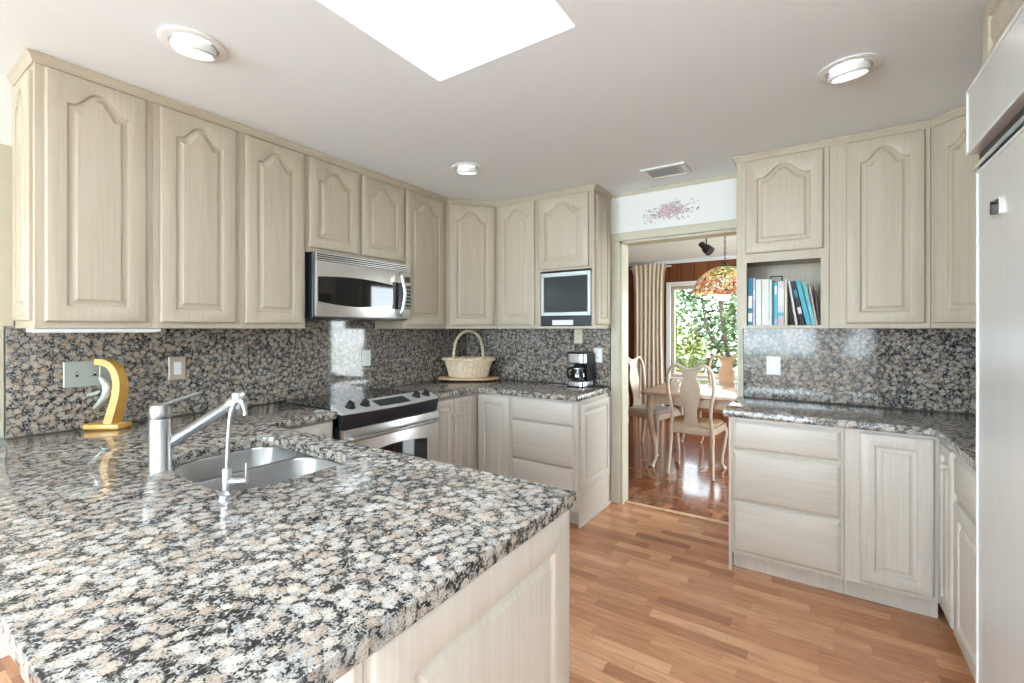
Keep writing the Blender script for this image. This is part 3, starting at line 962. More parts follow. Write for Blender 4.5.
cabinet('base_cabinet', 'white base cabinet with drawer over door beside the refrigerator', 'cabinet', (FRX, 2.562, 0), -90, 0.49, DBR, BH,
        [(0.015, 0.475, 0.125, 0.672)], [(0.015, 0.475, 0.698, 0.862)], KI, True)
# peninsula
PX1, PY0, PY1 = -0.586, 0.462, 1.152
t = thing('peninsula_cabinet', 'cream sink peninsula base with a large raised-panel end', 'cabinet', (XL + 0.005, PY0, 0))
pw, pd = PX1 - XL - 0.005, PY1 - PY0
mb = MB()
mb.box(0.0, pw, 0.0, 0.02, 0.0, BH); mb.box(0.0, pw, pd - 0.02, pd, KI, BH)
mb.box(pw - 0.02, pw, 0.02, pd - 0.02, 0.0, BH); mb.box(0, 0.02, 0.02, pd - 0.02, 0.0, BH)
mb.box(0.02, pw - 0.02, 0.02, pd - 0.02, KI, KI + 0.02)
mb.build('body', M['low'], t)
mb = MB(); door_mesh(mb, 0.006, pd - 0.004, 0.10, BH - 0.002, 0, 0.085, 0.0, 0.018)
mb.xform(Matrix(((0, -1, 0, pw), (1, 0, 0, 0), (0, 0, 1, 0), (0, 0, 0, 1))))
mb.build('end_panel', M['low'], t, 32)
MB().box(pw, pw + 0.012, 0, pd, 0, 0.095, 0.003).build('end_skirt', M['low_y'], t)
for k in range(3):
    mb = MB(); door_mesh(mb, 0.12 + k * 0.70, 0.76 + k * 0.70, 0.12, 0.862, 0, 0.06, 0.0, 0.016)
    mb.build('back_panel', M['low'], t, 32)
    mb = MB(); door_mesh(mb, -0.62 - k * 0.54, -0.10 - k * 0.54, 0.12, 0.862, 0, 0.058, 0.0, 0.018)
    mb.xform(Matrix(((-1, 0, 0, 0), (0, -1, 0, pd), (0, 0, 1, 0), (0, 0, 0, 1))))
    mb.build('door', M['low'], t, 32)
MB().box(pw - 0.055, pw + 0.002, -0.022, -0.0005, 0, BH, 0.003).build('corner_post', M['low'], t)


# ------------------------------------------------------------------ countertops and backsplashes
def rrect(x0, x1, y0, y1, r, n=7):
    o = []
    for cx, cy, a0 in ((x1 - r, y1 - r, 0), (x0 + r, y1 - r, 90), (x0 + r, y0 + r, 180), (x1 - r, y0 + r, 270)):
        for i in range(n + 1):
            a = math.radians(a0 + 90 * i / n)
            o.append((cx + r * math.cos(a), cy + r * math.sin(a)))
    return o


SX0, SX1, SY0, SY1 = -1.955, -1.335, 0.605, 1.045


def sink_outline(x0, x1, y0, y1, d=0.0, ca=0.355, cb=0.195, rr=0.12, rl=0.085):
    """bowl outline: big sweeping corner beside the tap, round corners elsewhere; d shrinks it"""
    x0, x1, y0, y1 = x0 + d, x1 - d, y0 + d, y1 - d
    o = []
    for cx, cy, a, b, a0 in ((x1 - rl, y1 - rl, rl, rl, 0), (x0 + rl, y1 - rl, rl, rl, 90), (x0 + ca, y0 + cb, ca, cb, 180), (x1 - rr, y0 + rr, rr, rr, 270)):
        for i in range(11):
            q = math.radians(a0 + 9 * i)
            o.append((cx + a * math.cos(q), cy + b * math.sin(q)))
    return o


RY0, RY1 = 1.563, 2.331         # range bay
G = 0.002
CX = -2.205
mb = MB()
mb.poly([(XL + G, 0.152), (-0.56, 0.152), (-0.56, 1.168), (CX, 1.168), (CX, RY0 - G), (XL + G, RY0 - G)], CT - CTH, CT,
        holes=[sink_outline(SX0, SX1, SY0, SY1)], ch=0.003, hole_ch=0.003)
tag(mb.build('countertop', M['granite'], None, 25), 'large speckled granite peninsula top around the sink', 'countertop')
mb = MB()
mb.poly([(XL + G, RY1 + G), (CX, RY1 + G), (CX, 2.825), (-1.345, 2.825), (-1.345, YB - G), (XL + G, YB - G)], CT - CTH, CT, ch=0.003)
tag(mb.build('countertop', M['granite'], None, 25), 'granite corner countertop carrying the basket and coffee maker', 'countertop')
mb = MB()
mb.poly([(-0.435, 2.825), (0.462, 2.825), (0.462, 2.07), (XR - G, 2.07), (XR - G, YB - G), (-0.435, YB - G)], CT - CTH, CT, ch=0.003)
tag(mb.build('countertop', M['granite'], None, 25), 'dark granite countertop over the white drawers right of the doorway', 'countertop')
bz0, bz1 = CT + 0.0005, UB - 0.0005
def splash(x0, x1, y0, y1, label, extra=None):
    mb = MB().box(x0, x1, y0, y1, bz0, bz1, 0.001)
    if extra: mb.box(*extra)
    return tag(mb.build('backsplash', M['granite_wall']), label, 'backsplash')
splash(XL + 0.001, XL + 0.02, 0.41, YB - 0.021, 'long brown granite backsplash on the left wall behind sink and range', (XL + 0.001, XL + 0.019, 1.562, 2.3225, bz1, 1.83))
splash(XL + 0.001, -1.350, YB - 0.02, YB - 0.001, 'granite backsplash behind the coffee maker')
splash(-0.402, XR - 0.021, YB - 0.02, YB - 0.001, 'dark reflective granite backsplash below the bookshelf')
splash(XR - 0.02, XR - 0.001, 2.07, YB - 0.021, 'granite backsplash on the right wall beside the refrigerator')

# ------------------------------------------------------------------ sink and taps
t = thing('kitchen_sink', 'stainless double-bowl sink set under the granite peninsula', 'sink', ((SX0 + SX1) / 2, (SY0 + SY1) / 2, CT - CTH))
ox, oy = (SX0 + SX1) / 2, (SY0 + SY1) / 2
dvx = -1.672
zf = -0.0015


def bowl(x0, x1, y0, y1, depth, ca, cb, rr):
    def a(d, z, k=1.0):
        return [(x - ox, y - oy, z) for x, y in sink_outline(x0, x1, y0, y1, d, ca * k, cb * k, rr * k, 0.075 * k)]
    loops = [a(-0.006, zf), a(0.004, zf), a(0.008, zf - 0.006), a(0.014, zf - depth + 0.04), a(0.024, zf - depth + 0.012, 0.9), a(0.05, zf - depth, 0.7)]
    b = MB().loops(loops, False, True)
    o = b.build('bowl', M['steel_sink'], t, 40, normals=False)
    for f in o.data.polygons: f.flip()
    cx, cy = (x0 + x1) / 2 - ox, (y0 + y1) / 2 - oy
    MB().lathe([(0.042, 0.0), (0.042, 0.003), (0.030, 0.003), (0.028, -0.0), (0.004, 0.001)], (cx, cy, zf - depth + 0.001), 24).build('drain', M['chrome'], o, 40)


bowl(SX0 - 0.004, dvx - 0.006, SY0 - 0.004, SY1 + 0.004, 0.17, 0.20, 0.16, 0.05)
bowl(dvx + 0.006, SX1 + 0.004, SY0 - 0.004, SY1 + 0.004, 0.19, 0.06, 0.06, 0.115)
mb = MB().poly([(x - ox, y - oy) for x, y in sink_outline(SX0 - 0.03, SX1 + 0.03, SY0 - 0.03, SY1 + 0.03)], -0.004, -0.0005,
               holes=[[(x - ox, y - oy) for x, y in sink_outline(SX0 - 0.004, dvx - 0.006, SY0 - 0.004, SY1 + 0.004, 0.004, 0.20, 0.16, 0.05, 0.075)],
                      [(x - ox, y - oy) for x, y in sink_outline(dvx + 0.006, SX1 + 0.004, SY0 - 0.004, SY1 + 0.004, 0.004, 0.06, 0.06, 0.115, 0.075)]])
mb.build('rim', M['steel_sink'], t)

# pull-out tap
FXX, FYY = -1.768, 0.597
t = thing('kitchen_faucet', 'tall satin nickel single-lever tap at the left of the sink', 'tap', (FXX, FYY, CT))
MB().lathe([(0.033, 0), (0.033, 0.003), (0.031, 0.006), (0.0305, 0.162), (0.0305, 0.165), (0.0295, 0.167), (0.0305, 0.169), (0.0305, 0.200), (0.027, 0.211), (0.016, 0.215), (0.001, 0.216)], n=36).build('body', M['nickel'], t, 35)
hd = Vector((-1.695 - FXX, 0.80 - FYY, 1.125 - CT))       # spout head
s0 = Vector((0.0, 0.0, 0.068)); dr = (hd - s0).normalized()
p0 = s0 + dr * 0.02
MB().tube([p0, s0 + dr * 0.06, hd - dr * 0.03], [0.0185, 0.0185, 0.017], 20).build('spout', M['nickel'], t, 40)
sp = MB()
q = Vector((dr.x, dr.y, 0)).normalized()
sp.tube([hd - dr * 0.035, hd - dr * 0.028, hd + dr * 0.02, hd + dr * 0.028], [0.018, 0.0225, 0.024, 0.018], 22)
sp.tube([hd + Vector((0, 0, 0.026)), hd + Vector((0, 0, 0.010)), hd + q * 0.008 + Vector((0, 0, -0.03)), hd + q * 0.012 + Vector((0, 0, -0.05))], [0.019, 0.024, 0.021, 0.017], 22)
sp.build('spray_head', M['nickel'], t, 40)
lv = MB().tube(smooth_pts([(-0.012, -0.012, 0.196), (0.018, 0.022, 0.217), (0.045, 0.056, 0.233), (0.072, 0.090, 0.247)], 4), [0.024] * 3 + [0.020] * 3 + [0.016] * 3 + [0.013] * 3 + [0.012], 12, flat=0.35)
lv.build('lever', M['nickel'], t, 40)
# filtered-water tap
t = thing('water_filter_tap', 'slender gooseneck drinking-water tap with a side lever in front of the sink', 'tap', (-1.357, 0.612, CT))
MB().lathe([(0.022, 0), (0.022, 0.003), (0.015, 0.007), (0.0125, 0.010), (0.0125, 0.068), (0.0105, 0.072), (0.001, 0.073)], n=26).build('body', M['nickel'], t, 35)
nk = smooth_pts([(0, 0, 0.07), (0.001, 0.003, 0.15), (0.004, 0.007, 0.215), (0.009, 0.014, 0.246), (0.018, 0.022, 0.256), (0.027, 0.029, 0.248), (0.031, 0.033, 0.226)], 6)
MB().tube(nk, 0.0055, 12).build('gooseneck', M['nickel'], t, 60)
MB().lathe([(0.0065, 0), (0.0065, 0.012), (0.003, 0.013)], (0.0313, 0.0335, 0.216), 16).build('outlet_tip', M['nickel'], t, 40)
vl = MB().tube([(0.008, 0.006, 0.034), (0.045, 0.032, 0.036)], [0.011, 0.0095], 14)
vl.tube([(0.042, 0.030, 0.036), (0.043, 0.031, 0.084)], [0.0036, 0.0032], 10)
vl.build('lever', M['nickel'], t, 40)

# ------------------------------------------------------------------ ornament
ORN, OA = (-2.722, 0.714), 33.7
t = thing('ornament_stand', 'curved honey-coloured wood ornament stand near the grey switch plate', 'ornament', (ORN[0], ORN[1], CT), OA)
MB().box(-0.080, 0.080, -0.038, 0.042, 0, 0.022, 0.004, 2).build('base', M['gold'], t, 30)
arm = smooth_pts([(0.022, 0, 0.022), (0.040, 0, 0.085), (0.058, 0, 0.16), (0.058, 0, 0.225), (0.034, 0, 0.280), (-0.004, 0, 0.303), (-0.044, 0, 0.306)], 7)
Lp = []
for i, p in enumerate(arm):
    tg = (arm[min(i + 1, len(arm) - 1)] - arm[max(i - 1, 0)]).normalized()
    nr = Vector((tg.z, 0, -tg.x))
    f = i / (len(arm) - 1)
    hw, ht = 0.030 - 0.012 * f, 0.019 - 0.006 * f
    Lp.append([tuple(p + nr * ht + Vector((0, -hw, 0))), tuple(p + nr * ht + Vector((0, hw, 0))), tuple(p - nr * ht + Vector((0, hw, 0))), tuple(p - nr * ht + Vector((0, -hw, 0)))])
MB().loops(Lp).build('arm', M['gold'], t, 40)
ca_, sa_ = math.cos(math.radians(OA)), math.sin(math.radians(OA))
t2 = thing('dolphin_figurine', 'small pale metal dolphin hanging from the curved wood stand', 'figurine', (ORN[0] - 0.034 * ca_, ORN[1] - 0.034 * sa_, CT + 0.292), OA)
body = smooth_pts([(0.0, 0, -0.058), (0.016, 0, -0.072), (0.034, 0, -0.100), (0.030, 0, -0.138), (0.004, 0, -0.172), (-0.032, 0, -0.205)], 6)
rr = [0.005 + 0.017 * math.sin(PI * min(1, (i / (len(body) - 1)) * 0.92 + 0.06)) for i in range(len(body))]
rr[-1] = 0.003
m = MB().tube(body, rr, 14, flat=0.85)
m.loops([[(0.036, -0.003, -0.112), (0.036, 0.003, -0.112), (0.028, 0.003, -0.132), (0.028, -0.003, -0.132)], [(0.068, -0.001, -0.122), (0.068, 0.001, -0.122), (0.065, 0.001, -0.131), (0.065, -0.001, -0.131)]])
for sy in (-1, 1):
    m.loops([[(0.012, sy * 0.014, -0.118), (0.014, sy * 0.018, -0.124), (0.004, sy * 0.017, -0.136), (0.0, sy * 0.012, -0.132)], [(-0.026, sy * 0.036, -0.132), (-0.024, sy * 0.038, -0.136), (-0.030, sy * 0.036, -0.142), (-0.032, sy * 0.034, -0.140)]])
m.build('body', M['pewter'], t2, 50)
tl = MB()
for sy in (-1, 1):
    tl.loops([[(0.003, 0, -0.055), (-0.003, 0, -0.060), (0.000, sy * 0.008, -0.060), (0.006, sy * 0.008, -0.056)], [(-0.016, sy * 0.038, -0.044), (-0.022, sy * 0.039, -0.048), (-0.019, sy * 0.043, -0.048), (-0.014, sy * 0.043, -0.045)]])
tl.build('tail_fluke', M['pewter'], t2, 50)
MB().tube([(0, 0, 0.0), (0, 0, -0.060)], 0.0018, 6).build('hanging_wire', M['pewter'], t2)


# ------------------------------------------------------------------ plates on the walls (local: face toward -y)
def wall_plate(name, label, cat, loc, rot, w, h, mat, kind, toggles=1, inner='plate_white'):
    t = thing(name, label, cat, loc, rot)
    mb = MB().loops([[(sx * (w / 2 - d), y, sz * (h / 2 - d)) for sx, sz in ((-1, -1), (1, -1), (1, 1), (-1, 1))] for d, y in ((0, 0), (0, -0.003), (0.004, -0.006))])
    mb.build('plate', M[mat], t, 30)
    if kind == 'rocker':
        for k in range(toggles):
            cx = (k - (toggles - 1) / 2) * 0.046
            MB().box(cx - 0.0165, cx + 0.0165, -0.009, -0.0055, -0.033, 0.033, 0.0015).build('rocker', M[inner], t)
    elif kind == 'toggle':
        for k in range(toggles):
            cx = (k - (toggles - 1) / 2) * 0.062
            o = MB().box(cx - 0.005, cx + 0.005, -0.0075, -0.0055, -0.012, 0.012).build('slot', M['slot'], t)
            MB().box(cx - 0.004, cx + 0.004, -0.016, -0.006, 0.0, 0.009, 0.001).build('toggle', M[inner], t)
    else:
        for sz in (-0.020, 0.020):
            mb = MB().lathe([(0.0165, 0), (0.0165, -0.002), (0.001, -0.002)], (0, -0.0055, sz), 20, 'Y')
            o = mb.build('socket', M[inner], t, 40)
            m2 = MB()
            for sx in (-0.006, 0.006):
                m2.box(sx - 0.0012, sx + 0.0012, -0.0082, -0.0074, sz - 0.003, sz + 0.006)
            m2.build('slot', M['slot'], o)
    return t


XP = XL + 0.0205
wall_plate('switch_plate', 'wide grey-green double switch plate behind the curved wood ornament', 'switch plate', (XP, 0.690, 1.168), 90, 0.215, 0.118, 'plate_grey', 'toggle', 3, 'plate_grey')
wall_plate('switch_plate', 'tan switch plate with white rocker left of the tall tap', 'switch plate', (XP, 1.022, 1.168), 90, 0.080, 0.122, 'plate_tan', 'rocker')
wall_plate('switch_plate', 'white outlet plate on the backsplash above the range', 'switch plate', (XP, 2.24, 1.156), 90, 0.082, 0.122, 'plate_white', 'rocker')
wall_plate('wall_outlet', 'cream wall outlet just below the television cabinet', 'outlet', (-1.625, YB - 0.0205, 1.316), 0, 0.075, 0.118, 'plate_cream', 'outlet', 1, 'plate_cream')
wall_plate('wall_outlet', 'white wall outlet on the dark backsplash below the bookshelf', 'outlet', (-0.226, YB - 0.0205, 1.135), 0, 0.082, 0.122, 'plate_white', 'rocker', 1, 'silver')
wall_plate('wall_outlet', 'white wall outlet behind the coffee maker', 'outlet', (-1.452, YB - 0.0205, 1.165), 0, 0.075, 0.118, 'plate_white', 'outlet')

# ------------------------------------------------------------------ microwave (local: x to the right, front at y=0)
t = thing('microwave', 'stainless over-the-range microwave under the short wall cabinet', 'microwave', (-2.425, 1.572, 1.437), 90)
MW, MH = 0.749, 0.394
MB().box(0, MW, 0.03, 0.382, 0, MH, 0.003).build('body', M['navy_black'], t)
MB().box(0.004, MW - 0.004, -0.0, 0.029, 0.012, MH - 0.052, 0.004, 2).build('front_panel', M['steel'], t, 30)
mb = MB()
for k in range(4):
    z = MH - 0.0485 + k * 0.0128
    mb.box(0.004, MW - 0.004, -0.001, 0.007, z, z + 0.0062, 0.001)
mb.box(0.004, 0.010, 0.0, 0.029, MH - 0.050, MH - 0.002); mb.box(MW - 0.010, MW - 0.004, 0.0, 0.029, MH - 0.050, MH - 0.002)
mb.build('vent_grille', M['steel'], t)
mb = MB()
out = []
x0, x1 = 0.016, 0.585
N = 18
for i in range(N + 1):
    f = i / N; out.append((x0 + (x1 - x0) * f, 0.105 - 0.028 * math.sin(PI * min(1, f * 0.95 + 0.05))))
for i in range(N + 1):
    f = 1 - i / N; out.append((x0 + (x1 - x0) * f, 0.240 + 0.020 * math.sin(PI * min(1, f * 0.9 + 0.1))))
mb.poly(out, 0, 0.004, ch=0.001)
mb.xform(Matrix(((1, 0, 0, 0), (0, 0, -1, 0), (0, 1, 0, 0), (0, 0, 0, 1))))
mb.build('door_window', M['black_glass'], t)
mb = MB().box(0.585, 0.680, -0.004, 0.001, 0.075, 0.262, 0.001)
mb.build('door_edge_panel', M['black'], t)
hp = smooth_pts([(0.655, -0.004, 0.030), (0.640, -0.032, 0.055), (0.652, -0.046, 0.16), (0.652, -0.046, 0.21), (0.640, -0.032, 0.305), (0.652, -0.004, 0.328)], 6)
MB().tube(hp, [0.008] + [0.0125] * (len(hp) - 2) + [0.008], 14).build('handle', M['steel'], t, 50)
kp = MB().box(0.688, 0.752, -0.003, 0.001, 0.078, 0.245, 0.001).build('keypad', M['black'], t)
mb = MB()
for r in range(6):
    for c in range(4):
        mb.box(0.6915 + c * 0.0148, 0.7025 + c * 0.0148, -0.0040, -0.0028, 0.086 + r * 0.026, 0.094 + r * 0.026)
mb.build('keypad_button', M['plate_grey'], kp)
MB().box(0.694, 0.746, -0.0022, 0.001, 0.268, 0.308, 0.001).build('display', M['screen'], t)
MB().lathe([(0.009, 0), (0.009, -0.0015), (0.001, -0.0015)], (0.06, 0.0, 0.058), 20, 'Y').build('emblem', M['nickel'], t)

# ------------------------------------------------------------------ range
RW = 0.762
t = thing('range', 'stainless slide-in range with black glass cooktop below the microwave', 'range', (-2.155, 1.566, 0), 90)
RD = -2.155 - XL - 0.024
MB().box(0, RW, 0.045, RD, 0.09, CT - 0.03).build('body', M['navy_black'], t)
MB().box(0.02, RW - 0.02, 0.09, RD, 0, 0.0895).build('toe_kick', M['black'], t)
MB().box(-0.0005, RW + 0.0005, 0.115, RD, CT - 0.029, CT + 0.006, 0.002).build('cooktop', M['black_glass'], t)


def bulge(f): return -0.030 * math.sin(PI * f)


def sweep_x(sec, n=20, x0=0.0, x1=RW):
    return [[(x0 + (x1 - x0) * i / n, y + bulge(i / n) * k, z) for y, z, k in sec] for i in range(n + 1)]


MB().loops(sweep_x([(0.114, CT + 0.010, 0), (0.112, CT + 0.030, 0), (0.0, CT - 0.012, 1), (0.002, CT - 0.018, 1), (0.114, CT - 0.018, 0)])).build('control_panel', M['panel_silver'], t, 30)
MB().loops(sweep_x([(0.114, CT - 0.019, 0), (0.002, CT - 0.019, 1), (0.012, CT - 0.060, 0.8), (0.020, CT - 0.098, 0.3), (0.114, CT - 0.098, 0)])).build('black_band', M['navy_black'], t, 30)
pn = Vector((0, 0.112 - 0.0, 0.042)).normalized()      # up-slope direction of the panel
nm = Vector((0, -pn.z, pn.y))
for kx in (0.085, 0.185, RW - 0.165, RW - 0.070):
    c = Vector((kx, 0.060 + bulge(kx / RW) * 0.5, CT + 0.011))
    mb = MB()
    a_, b_ = Vector((1, 0, 0)), pn
    def rg(r, h): return [tuple(c + nm * h + (a_ * math.cos(q * PI / 12) + b_ * math.sin(q * PI / 12)) * r) for q in range(24)]
    mb.loops([rg(0.030, -0.004), rg(0.030, 0.003), rg(0.023, 0.006), rg(0.021, 0.024), rg(0.018, 0.027)])
    g1 = c + nm * 0.026
    mb.loops([[tuple(g1 + a_ * sx * 0.005 + b_ * sy * 0.019 + nm * h) for sx, sy in ((-1, -1), (1, -1), (1, 1), (-1, 1))] for h in (0, 0.008)])
    mb.build('knob', M['black'], t, 35)
mb = MB()
f0, f1 = 0.335, 0.66
L_ = []
for s_ in (0.022, 0.092):
    L_.append([tuple(Vector((RW * f, 0.0 + bulge(f) * (1 - s_ / 0.12), CT - 0.012)) + pn * s_ + nm * 0.0015) for f in [f0 + (f1 - f0) * i / 8 for i in range(9)]])
lo = L_[0] + L_[1][::-1]
mb.loops([lo, [tuple(Vector(p) + nm * 0.0015) for p in lo]])
dp = mb.build('touch_panel', M['screen'], t)
# oven door
dz0, dz1 = 0.19, CT - 0.104
MB().box(0.004, RW - 0.004, 0.0, 0.044, dz0, dz1, 0.005, 2).build('oven_door', M['steel'], t, 30)
od = t.children[-1]
out = [(0.115, dz0 + 0.13), (RW - 0.115, dz0 + 0.13)]
for i in range(15):
    f = 1 - i / 14
    out.append((0.115 + (RW - 0.23) * f, dz1 - 0.165 + 0.025 * math.sin(PI * f)))
mb = MB().poly(out, 0, 0.004, ch=0.001)
mb.xform(Matrix(((1, 0, 0, 0), (0, 0, -1, 0.001), (0, 1, 0, 0), (0, 0, 0, 1))))
mb.build('oven_window', M['black_glass'], od)
hp = smooth_pts([(0.05, 0.0, dz1 - 0.055), (0.06, -0.035, dz1 - 0.052), (RW / 2, -0.062, dz1 - 0.045), (RW - 0.06, -0.035, dz1 - 0.052), (RW - 0.05, 0.0, dz1 - 0.055)], 8)
MB().tube(hp, 0.0125, 14).build('oven_handle', M['nickel'], od, 50)
MB().box(0.004, RW - 0.004, 0.004, 0.044, 0.092, 0.184, 0.004).build('warming_drawer', M['steel'], t, 30)

# ------------------------------------------------------------------ refrigerator
t = thing('refrigerator', 'tall built-in refrigerator with pale panel door and dark grille slot', 'refrigerator', (0.40, 2.010, 0), -90)
FW, FH = 0.915, 2.130
MB().box(0.018, FW, 0.045, 0.69, 0.10, FH, 0.002).build('body', M['fridge_trim'], t)
MB().box(0.01, FW - 0.01, 0.10, 0.69, 0, 0.0995).build('toe_grille', M['black'], t)


def framed(nm_, z0, z1, mat, L0=0.0, Y0=0.0):
    o = MB().box(L0 + 0.010, FW - 0.010, Y0 + 0.004, 0.044, z0 + 0.009, z1 - 0.009, 0.001).build(nm_, mat, t)
    mb = MB()
    mb.box(L0, L0 + 0.0098, Y0, 0.044, z0, z1, 0.002); mb.box(FW - 0.0098, FW, Y0, 0.044, z0, z1, 0.002)
    mb.box(L0 + 0.0098, FW - 0.0098, Y0, 0.044, z0, z0 + 0.0088, 0.002); mb.box(L0 + 0.0098, FW - 0.0098, Y0, 0.044, z1 - 0.0088, z1, 0.002)
    mb.build('edge_trim', M['fridge_trim'], o)
    return o


framed('grille_panel', 1.925, FH, M['fridge'])
dr_ = framed('door', 0.105, 1.868, M['fridge'], 0.012, 0.020)
MB().box(0.004, FW - 0.004, 0.030, 0.046, 1.869, 1.924).build('grille_slot', M['slot'], t)
MB().box(0.0, FW, 0.012, 0.030, 1.874, 1.886, 0.003).build('grille_slat', M['chrome'], t)
mb = MB()
mb.box(0.185, 0.245, 0.016, 0.0245, 1.690, 1.735, 0.001)
em = mb.build('emblem', M['chrome'], dr_)
mb = MB()
mb.box(0.205, 0.212, 0.008, 0.017, 1.694, 1.731, 0.001); mb.box(0.212, 0.238, 0.010, 0.017, 1.722, 1.730, 0.001); mb.box(0.190, 0.205, 0.010, 0.017, 1.704, 1.711, 0.001)
mb.build('emblem_bar', M['iron'], em)
cabinet('over_refrigerator_cabinet', 'small cream cabinet on top of the tall refrigerator', 'cabinet', (0.462, 2.070, FH + 0.004), -90, 0.97, XR - 0.462 - 0.004, ZC - FH - 0.008, [(0.03, 0.475, 0.03, 0.265), (0.495, 0.94, 0.03, 0.265)])

# ------------------------------------------------------------------ television in the niche
t = thing('television', 'small silver-framed television in the cabinet niche above the coffee maker', 'television', (-1.590, 3.128, UB + 0.0205), 0)
tw = 0.212
MB().box(-tw, tw, 0.012, 0.16, 0.004, 0.405, 0.004).build('housing', M['navy_black'], t)
mb = MB()
mb.box(-tw, -tw + 0.026, -0.012, 0.0115, 0.078, 0.412, 0.003); mb.box(tw - 0.026, tw, -0.012, 0.0115, 0.078, 0.412, 0.003)
mb.box(-tw + 0.0255, tw - 0.0255, -0.012, 0.0115, 0.380, 0.412, 0.003); mb.box(-tw + 0.0255, tw - 0.0255, -0.012, 0.0115, 0.078, 0.106, 0.003)
mb.build('frame', M['silver'], t, 30)
MB().box(-tw + 0.0255, tw - 0.0255, -0.004, 0.0117, 0.106, 0.380).build('screen', M['screen'], t)
lp = MB().box(-tw, tw, -0.004, 0.0117, 0.004, 0.0775, 0.001).build('speaker_panel', M['navy_black'], t)
cs = MB().box(-0.112, 0.066, -0.0075, -0.0042, 0.006, 0.045, 0.001).build('control_strip', M['plate_white'], t)
mb = MB()
for k, x in enumerate((-0.028, 0.004, 0.022, 0.040)):
    mb.box(x, x + 0.005, -0.0085, -0.0074, 0.024, 0.033)
mb.build('button', M['plate_grey'], cs)

# ------------------------------------------------------------------ coffee maker
t = thing('coffee_maker', 'black and stainless drip coffee maker at the end of the corner counter', 'coffee maker', (-1.560, 3.328, CT), -6)
MB().poly(rrect(-0.078, 0.078, -0.095, 0.09, 0.03), 0, 0.008, ch=0.002).build('base', M['black'], t, 40)
bs = t.children[-1]
MB().poly(rrect(-0.076, 0.076, -0.093, 0.088, 0.03), 0.008, 0.045, ch=0.003).build('base_band', M['steel'], bs, 40)
MB().poly(rrect(-0.074, 0.074, 0.015, 0.088, 0.02), 0.045, 0.19, ch=0.0).build('column', M['black'], t, 40)
MB().poly(rrect(-0.079, 0.079, -0.088, 0.090, 0.03), 0.190, 0.262, ch=0.003).build('reservoir', M['steel'], t, 40)
MB().poly(rrect(-0.080, 0.080, -0.090, 0.091, 0.03), 0.2625, 0.274, ch=0.004).build('lid', M['black'], t, 40)
MB().box(0.0795, 0.083, -0.03, 0.085, 0.05, 0.262, 0.001).build('side_panel', M['black'], t)
cf = MB().lathe([(0.050, 0.046), (0.060, 0.052), (0.064, 0.080), (0.060, 0.115), (0.048, 0.140), (0.044, 0.150), (0.0425, 0.150), (0.046, 0.139), (0.058, 0.114), (0.062, 0.080), (0.058, 0.053), (0.048, 0.0475)], (0, -0.030, 0), 32).build('carafe', M['carafe'], t, 60)
MB().lathe([(0.046, 0.1505), (0.047, 0.162), (0.030, 0.168), (0.001, 0.169)], (0, -0.030, 0), 28).build('carafe_lid', M['black'], cf, 40)
MB().tube(smooth_pts([(-0.030, -0.072, 0.148), (-0.048, -0.105, 0.142), (-0.052, -0.112, 0.10), (-0.044, -0.088, 0.068)], 6), 0.0075, 10, flat=1.5).build('carafe_handle', M['black'], cf, 50)
MB().lathe([(0.0475, 0.142), (0.0485, 0.142), (0.0485, 0.148), (0.0455, 0.148)], (0, -0.030, 0), 28, cap=False).build('carafe_band', M['steel'], cf, 40)
MB().tube(smooth_pts([(0.07, 0.060, 0.010), (0.105, 0.045, 0.004), (0.135, 0.06, 0.004), (0.150, 0.085, 0.004), (0.12, 0.093, 0.02), (0.112, 0.096, 0.10)], 8), 0.0035, 8).build('cord', M['black'], t, 60)

# ------------------------------------------------------------------ basket on its round board
BC = (-2.560, 3.150)
t = thing('serving_board', 'oval brown wooden serving board under the wicker basket', 'serving board', (BC[0], BC[1], CT), 33.66)
ell = lambda a, b, n=56: [(a * math.cos(2 * PI * i / n), b * math.sin(2 * PI * i / n)) for i in range(n)]
MB().poly(ell(0.272, 0.150), 0.012, 0.034, ch=0.006).build('board', M['board'], t, 40)
for x, y in ((0, -0.12), (-0.2, 0), (0.2, 0), (0, 0.12)):
    MB().lathe([(0.010, 0), (0.012, 0.004), (0.008, 0.0125)], (x, y, 0), 16).build('foot', M['chrome'], t, 40)
t = thing('wicker_basket', 'pale woven wicker basket with tall hoop handle on the oval board', 'basket', (BC[0], BC[1] - 0.0, CT + 0.0345), 33.66)
A0, B0, A1, B1, BHt = 0.165, 0.098, 0.212, 0.128, 0.165
prof_ab = lambda f: (A0 + (A1 - A0) * f ** 1.2, B0 + (B1 - B0) * f ** 1.2)
NS = 30
mb = MB()
rows = 17
for r in range(rows):
    f = (r + 0.5) / rows
    a, b = prof_ab(f)
    pts = []
    for i in range(NS * 4):
        th = 2 * PI * i / (NS * 4)
        w = 0.0042 * math.cos(NS * th / 2 * 1.0 * 2 * 0.5 + r * PI)
        pts.append(((a + w) * math.cos(th), (b + w) * math.sin(th), 0.008 + f * (BHt - 0.02)))
    mb.tube(pts, 0.0047, 6, closed=True)
mb.build('weave', M['wicker'], t, 60)
mb = MB()
for i in range(NS):
    th = 2 * PI * (i + 0.5) / NS
    mb.tube([((prof_ab(f)[0] + 0.004) * math.cos(th), (prof_ab(f)[1] + 0.004) * math.sin(th), 0.004 + f * (BHt - 0.01)) for f in (0, 0.33, 0.66, 1.0)], 0.0058, 6)
mb.build('stakes', M['wicker'], t, 60)
MB().poly(ell(A0 + 0.002, B0 + 0.002), 0.0, 0.008, ch=0.002).build('bottom', M['wicker'], t)
mb = MB()
